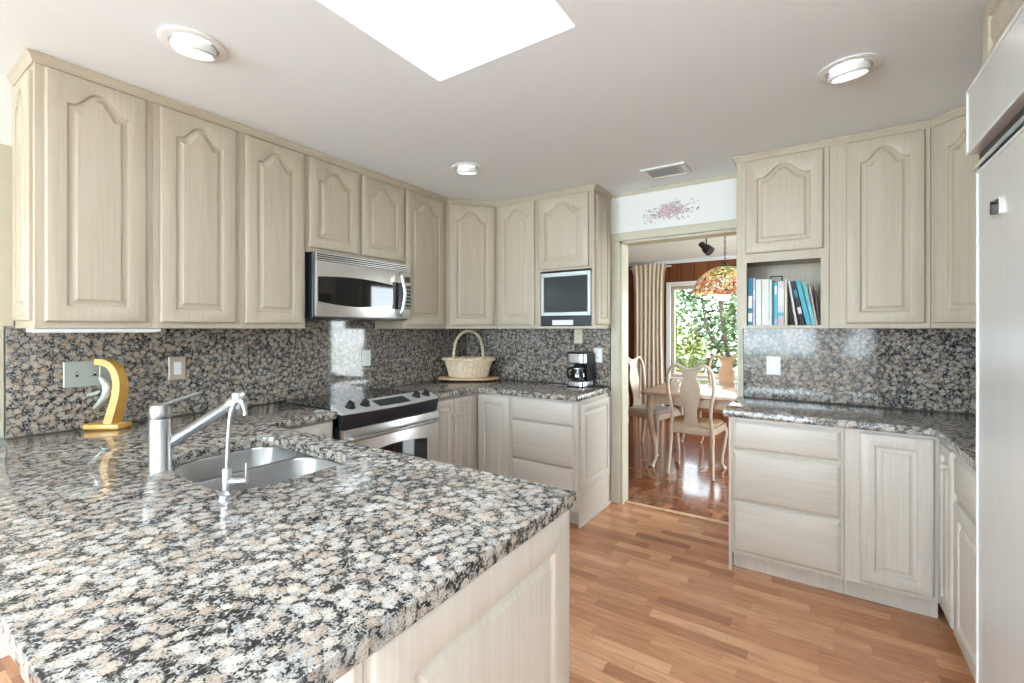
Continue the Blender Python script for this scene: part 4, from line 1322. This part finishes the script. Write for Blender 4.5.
for ph in (0, PI / 1.0):
    pts = []
    for i in range(120):
        th = 2 * PI * i / 120
        q = 14 * th + ph
        pts.append(((A1 + 0.010 + 0.007 * math.cos(q)) * math.cos(th), (B1 + 0.010 + 0.007 * math.cos(q)) * math.sin(th), BHt - 0.008 + 0.008 * math.sin(q)))
    mb.tube(pts, 0.0095, 8, closed=True)
mb.build('rim', M['wicker'], t, 60)
hx, hy = 0.122, 0.082
hpts = []
for i in range(31):
    a = PI * i / 30
    e = max(0.0, math.sin(a))
    hpts.append((hx * math.cos(a) * (1 + 0.08 * e), hy * math.cos(a), 0.13 + 0.275 * e ** 0.75 if e > 0 else 0.13))
hd_ = MB()
hd_.tube(hpts, 0.0115, 10)
for ph in (0, PI):
    hel = []
    P = [Vector(p) for p in hpts]
    for i in range(len(P) * 4 - 3):
        f = i / 4; k = min(int(f), len(P) - 2)
        p = P[k].lerp(P[k + 1], f - k); tg = (P[k + 1] - P[k]).normalized()
        s1 = Vector((0.55, -0.83, 0)); s2 = tg.cross(s1).normalized()
        q = i * 0.75 + ph
        hel.append(p + (s1 * math.cos(q) + s2 * math.sin(q)) * 0.0115)
    hd_.tube(hel, 0.0038, 6)
hd_.build('handle', M['wicker'], t, 60)

# ------------------------------------------------------------------ books on the shelf
NX0, NZ = -0.349, UB + 0.0195
bookcol = {
    'teal': (0.02, 0.22, 0.33), 'lavender': (0.55, 0.48, 0.62), 'white': (0.78, 0.78, 0.76), 'cream': (0.74, 0.76, 0.70), 'dteal': (0.03, 0.20, 0.24),
    'sky': (0.14, 0.50, 0.62), 'grey': (0.66, 0.66, 0.66), 'ivory': (0.74, 0.66, 0.55), 'black': (0.018, 0.02, 0.022), 'aqua': (0.09, 0.42, 0.55), 'sea': (0.16, 0.48, 0.50), 'tan': (0.62, 0.52, 0.45), 'dark': (0.06, 0.05, 0.05), 'pink': (0.62, 0.42, 0.46)}
for k, c in bookcol.items():
    M['bk_' + k] = plain('book_cover_' + k, c, 0.6, noise=0.04, nscale=30)
M['pages'] = plain('book_pages', (0.78, 0.74, 0.65), 0.8)


def book(label, x, w, h, d, mat, lean=0.0, bands=()):
    """spine toward -y; lean in degrees (tilts the top to the left)"""
    t = thing('book', label, 'book', (x, FY + 0.030, NZ), 0, 'books in the shelf niche')
    t.rotation_euler = (0, -math.radians(lean), 0)
    MB().box(0.0025, w - 0.0025, 0.002, d - 0.004, 0.003, h - 0.003).build('pages', M['pages'], t)
    mb = MB()
    mb.box(0, 0.002, 0, d, 0, h, 0.0005); mb.box(w - 0.002, w, 0, d, 0, h, 0.0005); mb.box(0.002, w - 0.002, -0.0015, 0.0018, 0, h, 0.0005)
    cv = mb.build('cover', M['bk_' + mat], t)
    for a, b, m in bands:
        MB().box(0.0025 if w > 0.012 else 0.002, w - 0.0025 if w > 0.012 else w - 0.002, -0.0024, -0.0015, h * a, h * b).build('spine_label', M['bk_' + m], cv)
    return t


X = lambda z: -0.347 + (z - 90) * 0.0006675      # photo position of a spine -> shelf position
book('dark teal book with white lettering block, leftmost on the shelf', X(90), 0.028, 0.292, 0.20, 'teal', 0, [(0.36, 0.62, 'white'), (0.08, 0.26, 'cream')])
book('thin lavender book second from the left end of the shelf', X(134), 0.013, 0.290, 0.19, 'lavender', 0, [(0.55, 0.75, 'white')])
book('white book beside the thin lavender book', X(158), 0.030, 0.280, 0.20, 'white')
book('wide cream-white book, thickest of the row', X(207), 0.038, 0.279, 0.21, 'cream', 0, [(0.5, 0.7, 'white')])
book('slim ivory book right of the thickest cream book', X(266), 0.013, 0.277, 0.20, 'white')
book('slim dark teal book between ivory and sky-blue spines', X(288), 0.009, 0.268, 0.19, 'dteal')
book('sky-blue book with pale foot left of the grey spine', X(303), 0.017, 0.256, 0.19, 'sky', 0, [(0.02, 0.15, 'lavender'), (0.72, 0.92, 'white')])
book('pale grey book with teal and pink bands at its foot', X(331), 0.034, 0.262, 0.20, 'grey', 0, [(0.20, 0.29, 'aqua'), (0.02, 0.18, 'pink'), (0.45, 0.85, 'white')])
book('cream upright book next to the leaning books', X(385), 0.013, 0.272, 0.21, 'ivory')
book('thin dark book with pale edge, first of the leaning books', X(467), 0.012, 0.266, 0.20, 'grey', 8.5)
book('black picture-spined book leaning left beside the pale edged one', X(505), 0.023, 0.262, 0.20, 'black', 11.0, [(0.25, 0.40, 'grey'), (0.62, 0.8, 'dteal')])
book('bright sky-blue book leaning in the middle of the tilted ones', X(549), 0.024, 0.262, 0.20, 'aqua', 12.0)
book('sea-green book leaning against the bright sky-blue one', X(587), 0.020, 0.252, 0.20, 'sea', 11.0)
book('thin tan book leaning near the right end of shelf', X(618), 0.008, 0.230, 0.19, 'tan', 9.0)
book('small dark brown book, rightmost on the shelf', X(634), 0.011, 0.205, 0.18, 'dark', 6.0)
t = thing('picture_hook', 'small dark metal bracket on the back of the bookshelf niche', 'bracket', (X(295), YB - 0.013, NZ + 0.305))
MB().box(-0.035, 0.035, -0.010, -0.0005, 0.012, 0.020, 0.001).box(-0.035, -0.029, -0.010, -0.0005, -0.012, 0.012, 0.001).box(0.029, 0.035, -0.010, -0.0005, -0.016, 0.012, 0.001).build('bracket', M['iron'], t)


# ------------------------------------------------------------------ ceiling lights and vent
def downlight(label, x, y, tilt):
    t = thing('recessed_light', label, 'ceiling light', (x, y, ZC), tilt)
    MB().lathe([(0.105, -0.0005), (0.107, -0.006), (0.098, -0.010), (0.078, -0.008), (0.076, -0.0005)], n=40, cap=False).build('trim_ring', M['lamp_white'], t, 40)
    mb = MB().lathe([(0.066, 0.0), (0.073, -0.014), (0.071, -0.032), (0.062, -0.040), (0.057, -0.036)], n=36, cap=False)
    rx = Matrix.Translation((0, 0, 0.006)) @ Matrix.Rotation(math.radians(12), 4, 'X')
    mb.xform(rx); ey = mb.build('eyeball', M['lamp_white'], t, 40)
    mb = MB().lathe([(0.056, -0.0345), (0.001, -0.0355)], n=32, cap=False).xform(rx)
    mb.build('lens', M['emit'], ey)
    return t


downlight('recessed ceiling light at upper left above the tallest left cabinets', -1.935, 0.757, 60)
downlight('recessed ceiling light near the corner wall cabinet above the basket', -1.915, 2.345, 30)
downlight('recessed ceiling light on the right near the bookshelf cabinets', 0.115, 2.310, -20)
downlight('recessed ceiling light on the right near the refrigerator', 0.115, 0.757, -20)
t = thing('ceiling_vent', 'white louvred air vent in the ceiling before the doorway', 'vent', (-0.835, 3.125, ZC), 0)
mb = MB()
for a, b, c, d in ((-0.145, 0.145, -0.115, -0.085), (-0.145, 0.145, 0.085, 0.115), (-0.145, -0.115, -0.085, 0.085), (0.115, 0.145, -0.085, 0.085)):
    mb.box(a, b, c, d, -0.012, -0.0005, 0.003)
mb.build('frame', M['lamp_white'], t)
MB().box(-0.115, 0.115, -0.085, 0.085, -0.002, -0.0005).build('duct_opening', M['plate_grey'], t)
mb = MB()
for k in range(9):
    y = -0.078 + k * 0.0195
    mb.loops([[(x, y - 0.0095, -0.0090), (x, y + 0.0095, -0.0042), (x, y + 0.0095, -0.0030), (x, y - 0.0095, -0.0078)] for x in (-0.1145, 0.07)])
for k in range(4):
    x = 0.075 + k * 0.0105
    mb.loops([[(x, y, -0.010), (x + 0.006, y, -0.0032), (x + 0.007, y, -0.0032), (x + 0.001, y, -0.010)] for y in (-0.083, 0.083)])
mb.build('louvre', M['lamp_white'], t)

# ------------------------------------------------------------------ painted flower spray over the doorway
t = thing('floral_stencil', 'painted spray of pink and mauve flowers on the white wall above the doorway', 'wall stencil', (-0.890, YB, 2.255))
cols = {'pink_flowers': (0.66, 0.46, 0.48), 'mauve_flowers': (0.42, 0.34, 0.44), 'grey_leaves': (0.38, 0.42, 0.44), 'pale_leaves': (0.58, 0.64, 0.64), 'dark_centres': (0.40, 0.18, 0.24)}
rs = random.Random(3)


def blob(mb, x, z, r, y, k=7):
    ph = rs.random() * 6
    mb.loops([[(x + r * (0.75 + 0.35 * rs.random()) * math.cos(ph + 2 * PI * i / k), y, z + r * (0.7 + 0.35 * rs.random()) * math.sin(ph + 2 * PI * i / k)) for i in range(k)]], False, True)


for j, (nm_, c) in enumerate(cols.items()):
    mb = MB()
    cnt = {'pink_flowers': 40, 'mauve_flowers': 46, 'grey_leaves': 95, 'pale_leaves': 90, 'dark_centres': 9}[nm_]
    for i in range(cnt):
        if 'leaves' in nm_:
            x = rs.gauss(0, 0.10); z = rs.gauss(-0.010, 0.030) + 0.10 * x + (0.012 if abs(x) < 0.08 else -0.008)
        else:
            x = rs.gauss(-0.005, 0.075); z = rs.gauss(0.0, 0.026) + 0.10 * x
        x = max(-0.195, min(0.195, x)); z = max(-0.08, min(0.08, z))
        blob(mb, x, z, {'pink_flowers': 0.014, 'mauve_flowers': 0.0085, 'grey_leaves': 0.0065, 'pale_leaves': 0.009, 'dark_centres': 0.004}[nm_] * rs.uniform(0.6, 1.2), -0.0006 - 0.00035 * {'pale_leaves': 0, 'grey_leaves': 1, 'pink_flowers': 2, 'mauve_flowers': 3, 'dark_centres': 4}[nm_] - i * 3e-6)
    mb.build(nm_, plain('stencil_' + nm_, c, 0.7), t)


# ------------------------------------------------------------------ dining room
def make_chair(label, loc, rot, wood, seatmat):
    t = thing('dining_chair', label, 'chair', loc, rot, 'dining chairs around the table')
    for sx in (-1, 1):
        MB().tube(smooth_pts([(sx * 0.200, -0.255, 0.0), (sx * 0.192, -0.222, 0.16), (sx * 0.186, -0.200, 0.32), (sx * 0.184, -0.197, 0.47)], 5), [0.016] * 5 + [0.018] * 5 + [0.021] * 6, 10).build('leg', M[wood], t, 50)
    for sx in (-1, 1):
        pts = smooth_pts([(sx * 0.212, 0.185, 0.44), (sx * 0.232, 0.208, 0.37), (sx * 0.226, 0.204, 0.27), (sx * 0.208, 0.188, 0.14), (sx * 0.205, 0.185, 0.055), (sx * 0.218, 0.200, 0.018), (sx * 0.224, 0.207, 0.0)], 4)
        n_ = len(pts)
        rr = [0.030 - 0.016 * min(1, i / (n_ * 0.72)) if i < n_ * 0.78 else 0.014 + 0.012 * ((i - n_ * 0.78) / (n_ * 0.22)) for i in range(n_)]
        MB().tube(pts, rr, 10).build('leg', M[wood], t, 50)
    # hoop of the back: two curved stiles running up into a dipped yoke
    half = [(0.184, -0.197, 0.46), (0.172, -0.200, 0.55), (0.178, -0.210, 0.66), (0.200, -0.224, 0.78), (0.204, -0.236, 0.88), (0.190, -0.246, 0.97), (0.150, -0.252, 1.025), (0.105, -0.254, 1.035), (0.060, -0.254, 1.012), (0.0, -0.254, 1.000)]
    full = half + [(-x, y, z) for x, y, z in half[::-1][1:]]
    pts = smooth_pts(full, 4)
    MB().tube(pts, 0.0165, 10, flat=1.15).build('back_frame', M[wood], t, 50)
    vz = [(0.455, 0.085), (0.50, 0.066), (0.55, 0.054), (0.61, 0.055), (0.68, 0.072), (0.75, 0.090), (0.81, 0.092), (0.87, 0.076), (0.915, 0.058), (0.95, 0.062), (0.985, 0.084), (1.012, 0.10)]
    L_ = []
    for z, hw in vz:
        y = -0.190 - 0.064 * ((z - 0.455) / 0.55)
        L_.append([(-hw, y - 0.007, z), (-hw * 0.4, y - 0.012, z), (hw * 0.4, y - 0.012, z), (hw, y - 0.007, z), (hw, y + 0.005, z), (hw * 0.4, y + 0.001, z), (-hw * 0.4, y + 0.001, z), (-hw, y + 0.005, z)])
    MB().loops(L_).build('splat', M[wood], t, 40)
    MB().poly([(-0.19, -0.21), (0.19, -0.21), (0.245, 0.19), (0.21, 0.225), (-0.21, 0.225), (-0.245, 0.19)], 0.385, 0.452, ch=0.006).build('seat_frame', M[wood], t, 30)
    def ring(d, z): return [(-0.165 + d * 0.8, -0.175 + d, z), (0.165 - d * 0.8, -0.175 + d, z), (0.215 - d, 0.17, z), (0.185 - d, 0.205 - d, z), (-0.185 + d, 0.205 - d, z), (-0.215 + d, 0.17, z)]
    MB().loops([ring(0, 0.4525), ring(-0.006, 0.468), ring(0.006, 0.480), ring(0.06, 0.490)]).build('seat', M[seatmat], t, 60)
    return t


make_chair('whitewashed splat-back chair turned away, drawn up to the near side of the dining table', (-0.970, 4.690, 0), 0, 'chair', 'cushion_yellow')
make_chair('whitewashed splat-back chair at the curtain end of the dining table', (-1.560, 5.225, 0), -105, 'chair', 'cushion')
make_chair('tan wood splat-back chair on the window side of the dining table', (-0.925, 6.02, 0), 180, 'chair_tan', 'cushion')

t = thing('dining_table', 'pale wood dining table with curved legs before the big window', 'table', (-0.58, 5.185, 0))
MB().poly(rrect(-0.885, 0.885, -0.685, 0.685, 0.05), 0.722, 0.752, ch=0.008).build('table_top', M['table'], t, 40)
mb = MB()
mb.box(-0.80, 0.80, -0.62, -0.60, 0.63, 0.7215); mb.box(-0.80, 0.80, 0.60, 0.62, 0.63, 0.7215)
mb.box(-0.80, -0.78, -0.60, 0.60, 0.63, 0.7215); mb.box(0.78, 0.80, -0.60, 0.60, 0.63, 0.7215)
mb.build('apron', M['chair'], t)
for sx in (-1, 1):
    for sy in (-1, 1):
        pts = smooth_pts([(sx * 0.775, sy * 0.595, 0.72), (sx * 0.800, sy * 0.620, 0.60), (sx * 0.795, sy * 0.615, 0.46), (sx * 0.765, sy * 0.585, 0.25), (sx * 0.755, sy * 0.575, 0.10), (sx * 0.775, sy * 0.595, 0.03), (sx * 0.785, sy * 0.605, 0.0)], 4)
        n_ = len(pts)
        rr = [0.042 - 0.022 * min(1, i / (n_ * 0.72)) if i < n_ * 0.78 else 0.020 + 0.016 * ((i - n_ * 0.78) / (n_ * 0.22)) for i in range(n_)]
        MB().tube(pts, rr, 12).build('leg', M['chair'], t, 50)

# curtain
t = thing('curtain', 'floor-length pleated beige curtain left of the dining window', 'curtain', (-2.17, DIN_Y1 - 0.13, 0))
rows = [(z_, a_ * 0.30, w_) for z_, a_, w_ in [(2.385, 0.012, 0.262), (2.37, 0.020, 0.27), (2.325, 0.010, 0.268), (2.30, 0.014, 0.262), (2.22, 0.026, 0.245), (1.9, 0.034, 0.232), (1.3, 0.036, 0.225), (0.7, 0.036, 0.235), (0.02, 0.040, 0.25)]]
Lp = []
NP = 90
for z, am, hw in rows:
    fr, bk = [], []
    for i in range(NP + 1):
        f = i / NP
        x = -hw + 2 * hw * f
        y = am * math.sin(2 * PI * 7.5 * f + 0.9 * math.sin(5 * f + z)) + 0.35 * am * math.sin(2 * PI * 4 * f + z)
        fr.append((x, y, z)); bk.append((x, y + 0.006, z))
    Lp.append(fr + bk[::-1])
MB().loops(Lp).build('fabric', M['curtain'], t, 60)
MB().tube([(-0.32, 0.06, 2.345), (0.33, 0.06, 2.345)], 0.011, 12).build('rod', M['trim_white'], t, 50)

# pendant lamp with leaded glass shade
m, n, l, p = newmat('leaded_glass')
tc = n.new('ShaderNodeTexCoord')
v = n.new('ShaderNodeTexVoronoi'); v.inputs['Scale'].default_value = 27; l.new(tc.outputs['Object'], v.inputs['Vector'])
sp_ = n.new('ShaderNodeSeparateColor'); l.new(v.outputs['Color'], sp_.inputs[0])
sz = n.new('ShaderNodeSeparateXYZ'); l.new(tc.outputs['Object'], sz.inputs[0])
low = ramp(n, [(0, (0.62, 0.22, 0.10)), (0.3, (0.82, 0.45, 0.20)), (0.6, (0.85, 0.72, 0.52)), (1, (0.72, 0.35, 0.22))], 'CONSTANT'); l.new(sp_.outputs[0], low.inputs[0])
up_ = ramp(n, [(0, (0.30, 0.34, 0.08)), (0.35, (0.72, 0.68, 0.30)), (0.7, (0.80, 0.48, 0.16)), (1, (0.18, 0.26, 0.10))], 'CONSTANT'); l.new(sp_.outputs[1], up_.inputs[0])
hz = n.new('ShaderNodeMapRange'); hz.inputs[1].default_value = 0.10; hz.inputs[2].default_value = 0.15; l.new(sz.outputs[2], hz.inputs[0])
cc = mixc(n, l, hz.outputs[0], low.outputs[0], up_.outputs[0])
ve = n.new('ShaderNodeTexVoronoi'); ve.feature = 'DISTANCE_TO_EDGE'; ve.inputs['Scale'].default_value = 27; l.new(tc.outputs['Object'], ve.inputs['Vector'])
cc = mixc(n, l, math_node(n, l, 'LESS_THAN', ve.outputs['Distance'], 0.05), cc, (0.03, 0.025, 0.02))
l.new(cc, p.inputs['Base Color']); l.new(cc, p.inputs['Emission Color'])
p.inputs['Emission Strength'].default_value = 0.3
p.inputs['Roughness'].default_value = 0.15
M['leaded'] = m
t = thing('pendant_lamp', 'leaded glass dome lamp hanging on a chain over the dining table', 'lamp', (-0.755, 5.0, 1.745))
prof = [(0.295, 0.0), (0.300, 0.02), (0.285, 0.075), (0.245, 0.145), (0.180, 0.205), (0.105, 0.245), (0.045, 0.262)]
MB().lathe(prof + [(r - 0.006, z - 0.003) for r, z in prof[::-1]], n=48, cap=False).build('shade', M['leaded'], t, 60)
MB().lathe([(0.050, 0.258), (0.050, 0.270), (0.020, 0.285), (0.012, 0.31), (0.001, 0.315)], n=20).build('cap', M['iron'], t, 50)
mb = MB()
zz = 0.33; k = 0
while zz < ZC - 1.745 - 0.03:
    pts = []
    for i in range(12):
        a = 2 * PI * i / 12
        u_, w_ = 0.0085 * math.cos(a), 0.018 * math.sin(a)
        pts.append((u_, 0, zz + w_) if k % 2 == 0 else (0, u_, zz + w_))
    mb.tube(pts, 0.0028, 6, closed=True)
    zz += 0.029; k += 1
mb.build('chain', M['iron'], t, 60)
MB().lathe([(0.055, -0.0005), (0.052, -0.018), (0.012, -0.024), (0.001, -0.025)], (0, 0, ZC - 1.745), 24).build('ceiling_rose', M['iron'], t, 40)

# black track spotlight
t = thing('spotlight', 'small black adjustable spotlight on the dining room ceiling', 'spotlight', (-0.975, 5.24, ZC))
MB().lathe([(0.030, -0.0005), (0.028, -0.014), (0.008, -0.016), (0.006, -0.17), (0.001, -0.171)], n=20).build('stem', M['black'], t, 40)
ax = Vector((0.62, -0.30, -0.62)).normalized()
c0 = Vector((-0.02, 0.01, -0.175))
pts = [c0 - ax * 0.065, c0 - ax * 0.055, c0 + ax * 0.02, c0 + ax * 0.022, c0 + ax * 0.095]
MB().tube(pts, [0.024, 0.032, 0.032, 0.048, 0.052], 20).build('lamp_head', M['black'], t, 40)

# ------------------------------------------------------------------ outside
struct(MB().box(-60, 60, -60, 80, -1.3, -1.25).build('ground', M['lawn']), 'lawn outside the dining window', 'lawn')
struct(MB().box(-14, 6, 17.5, 26, -1.249, -1.24).build('road', M['drive']), 'pale gravel drive outside', 'drive')
tag(MB().box(-6, 4, 8.6, 8.8, -1.25, 0.52, 0.01).box(-6.05, 4.05, 8.57, 8.83, 0.52, 0.57, 0.01).build('garden_wall', M['brick']), 'low red brick wall outside the dining window', 'wall')


def leaves(mb, c, r, n, size, rs, hollow=0.45):
    for _ in range(n):
        d = Vector((rs.gauss(0, 1), rs.gauss(0, 1), rs.gauss(0, 1))).normalized() * (hollow + (1 - hollow) * rs.random())
        p = Vector((c[0] + d.x * r[0], c[1] + d.y * r[1], c[2] + d.z * r[2]))
        a = Vector((rs.gauss(0, 1), rs.gauss(0, 1), rs.gauss(0, 0.6))).normalized()
        b = a.cross(Vector((rs.gauss(0, 1), rs.gauss(0, 1), rs.gauss(0, 1)))).normalized()
        s = size * rs.uniform(0.6, 1.3)
        mb.quad(tuple(p - a * s), tuple(p + b * s * 0.45), tuple(p + a * s), tuple(p - b * s * 0.45))


def tree(name, label, cat, x, y, clumps, leafmat, size, trunk, seed, z0=-1.25):
    rs = random.Random(seed)
    t = thing(name, label, cat, (x, y, z0))
    mb = MB()
    for c, r, n in clumps:
        leaves(mb, c, r, n, size, rs)
    mb.build('foliage', M[leafmat], t, normals=False)
    mb = MB()
    for pts, rr in trunk:
        mb.tube(smooth_pts(pts, 3), rr, 8)
    mb.build('trunk', M['bark'], t, 60)
    return t


tree('shrub', 'bright yellow-green shrub outside at the left of the dining window', 'shrub', -2.55, 10.6, [((0, 0, 2.0), (0.62, 0.5, 0.85), 1500), ((0.15, -0.1, 1.1), (0.7, 0.6, 0.8), 900)], 'leaf_a', 0.055, [([(0, 0, 0), (0.05, 0, 0.7), (0, 0, 1.6)], 0.03)], 11)
tree('tree', 'dark green tree with open branches right of the shrub outside', 'tree', -1.75, 11.6, [((-0.2, 0, 2.5), (0.75, 0.6, 0.6), 330), ((0.45, 0.1, 3.0), (0.6, 0.6, 0.55), 210), ((0.1, 0, 1.75), (0.7, 0.5, 0.45), 260), ((-0.5, 0, 3.4), (0.7, 0.5, 0.35), 130)], 'leaf_b', 0.085, [([(0.25, 0, 0), (0.2, 0, 1.2), (0.0, 0, 2.4), (-0.1, 0, 3.3)], 0.05), ([(0.2, 0, 1.2), (0.45, 0, 2.2), (0.55, 0, 3.1)], 0.03), ([(0.1, 0, 1.8), (-0.35, 0, 2.5), (-0.5, 0, 3.3)], 0.025)], 12)
tree('tree', 'mid-green young tree outside behind the hanging lamp', 'tree', -1.15, 9.9, [((0.0, 0, 2.9), (0.40, 0.4, 0.55), 380), ((0.1, 0, 3.6), (0.5, 0.4, 0.4), 260)], 'leaf_c', 0.065, [([(0.1, 0, 0), (0.12, 0, 1.5), (0.0, 0, 3.2)], 0.025)], 13)
tree('tree', 'tall pale green tree far behind the parked car', 'tree', -7.5, 30.0, [((0, 0, 4.2), (2.6, 2, 2.0), 900), ((2.5, 0, 2.6), (1.8, 2, 1.4), 500)], 'leaf_c', 0.20, [([(0, 0, 0), (0, 0, 3.5)], 0.2)], 14)
tree('tree', 'broad dark tree far off behind the open-branched one', 'tree', 0.5, 31.0, [((0, 0, 4.5), (2.4, 2, 2.2), 600), ((2.4, 0, 2.6), (1.8, 2, 1.5), 420)], 'leaf_b', 0.22, [([(0, 0, 0), (0, 0, 3.5)], 0.2)], 15)

# parked car
t = thing('car', 'silver car parked outside beyond the dining window', 'car', (-4.75, 20.6, -1.24), 8)
side = [(-2.1, 0.35), (-2.12, 0.75), (-1.95, 0.92), (-1.15, 1.0), (-0.55, 1.43), (0.95, 1.46), (1.65, 1.02), (2.05, 0.95), (2.12, 0.60), (2.08, 0.33)]
L_ = []
for y, k in ((-0.82, 0.0), (-0.86, 1.0), (0.86, 1.0), (0.82, 0.0)):
    L_.append([(x * (0.985 if k == 0 else 1.0), y * (0.80 if z > 1.1 else 1.0), z) for x, z in side])
MB().loops(L_).build('body', M['car'], t, 20)
for s_ in (-1, 1):
    for w in ([(-1.0, 1.02), (-0.5, 1.38), (0.18, 1.40), (0.18, 1.02)], [(0.25, 1.02), (0.25, 1.40), (0.88, 1.41), (1.45, 1.04)]):
        MB().loops([[(x, s_ * (0.80 if z < 1.1 else 0.695), z) for x, z in w], [(x, s_ * (0.868 if z < 1.1 else 0.70), z) for x, z in w]]).build('window', M['black_glass'], t)
for wx in (-1.32, 1.32):
    for s_ in (-1, 1):
        o = MB().lathe([(0.20, -0.09), (0.31, -0.10), (0.335, -0.07), (0.335, 0.07), (0.31, 0.10), (0.20, 0.09)], (wx, s_ * 0.80, 0.335), 28, 'Y').build('wheel', M['tyre'], t, 40)
        MB().lathe([(0.20, -0.105), (0.18, -0.112), (0.05, -0.115), (0.001, -0.118)] if s_ < 0 else [(0.20, 0.105), (0.18, 0.112), (0.05, 0.115), (0.001, 0.118)], (wx, s_ * 0.80, 0.335), 24, 'Y').build('hubcap', M['nickel'], o, 40)
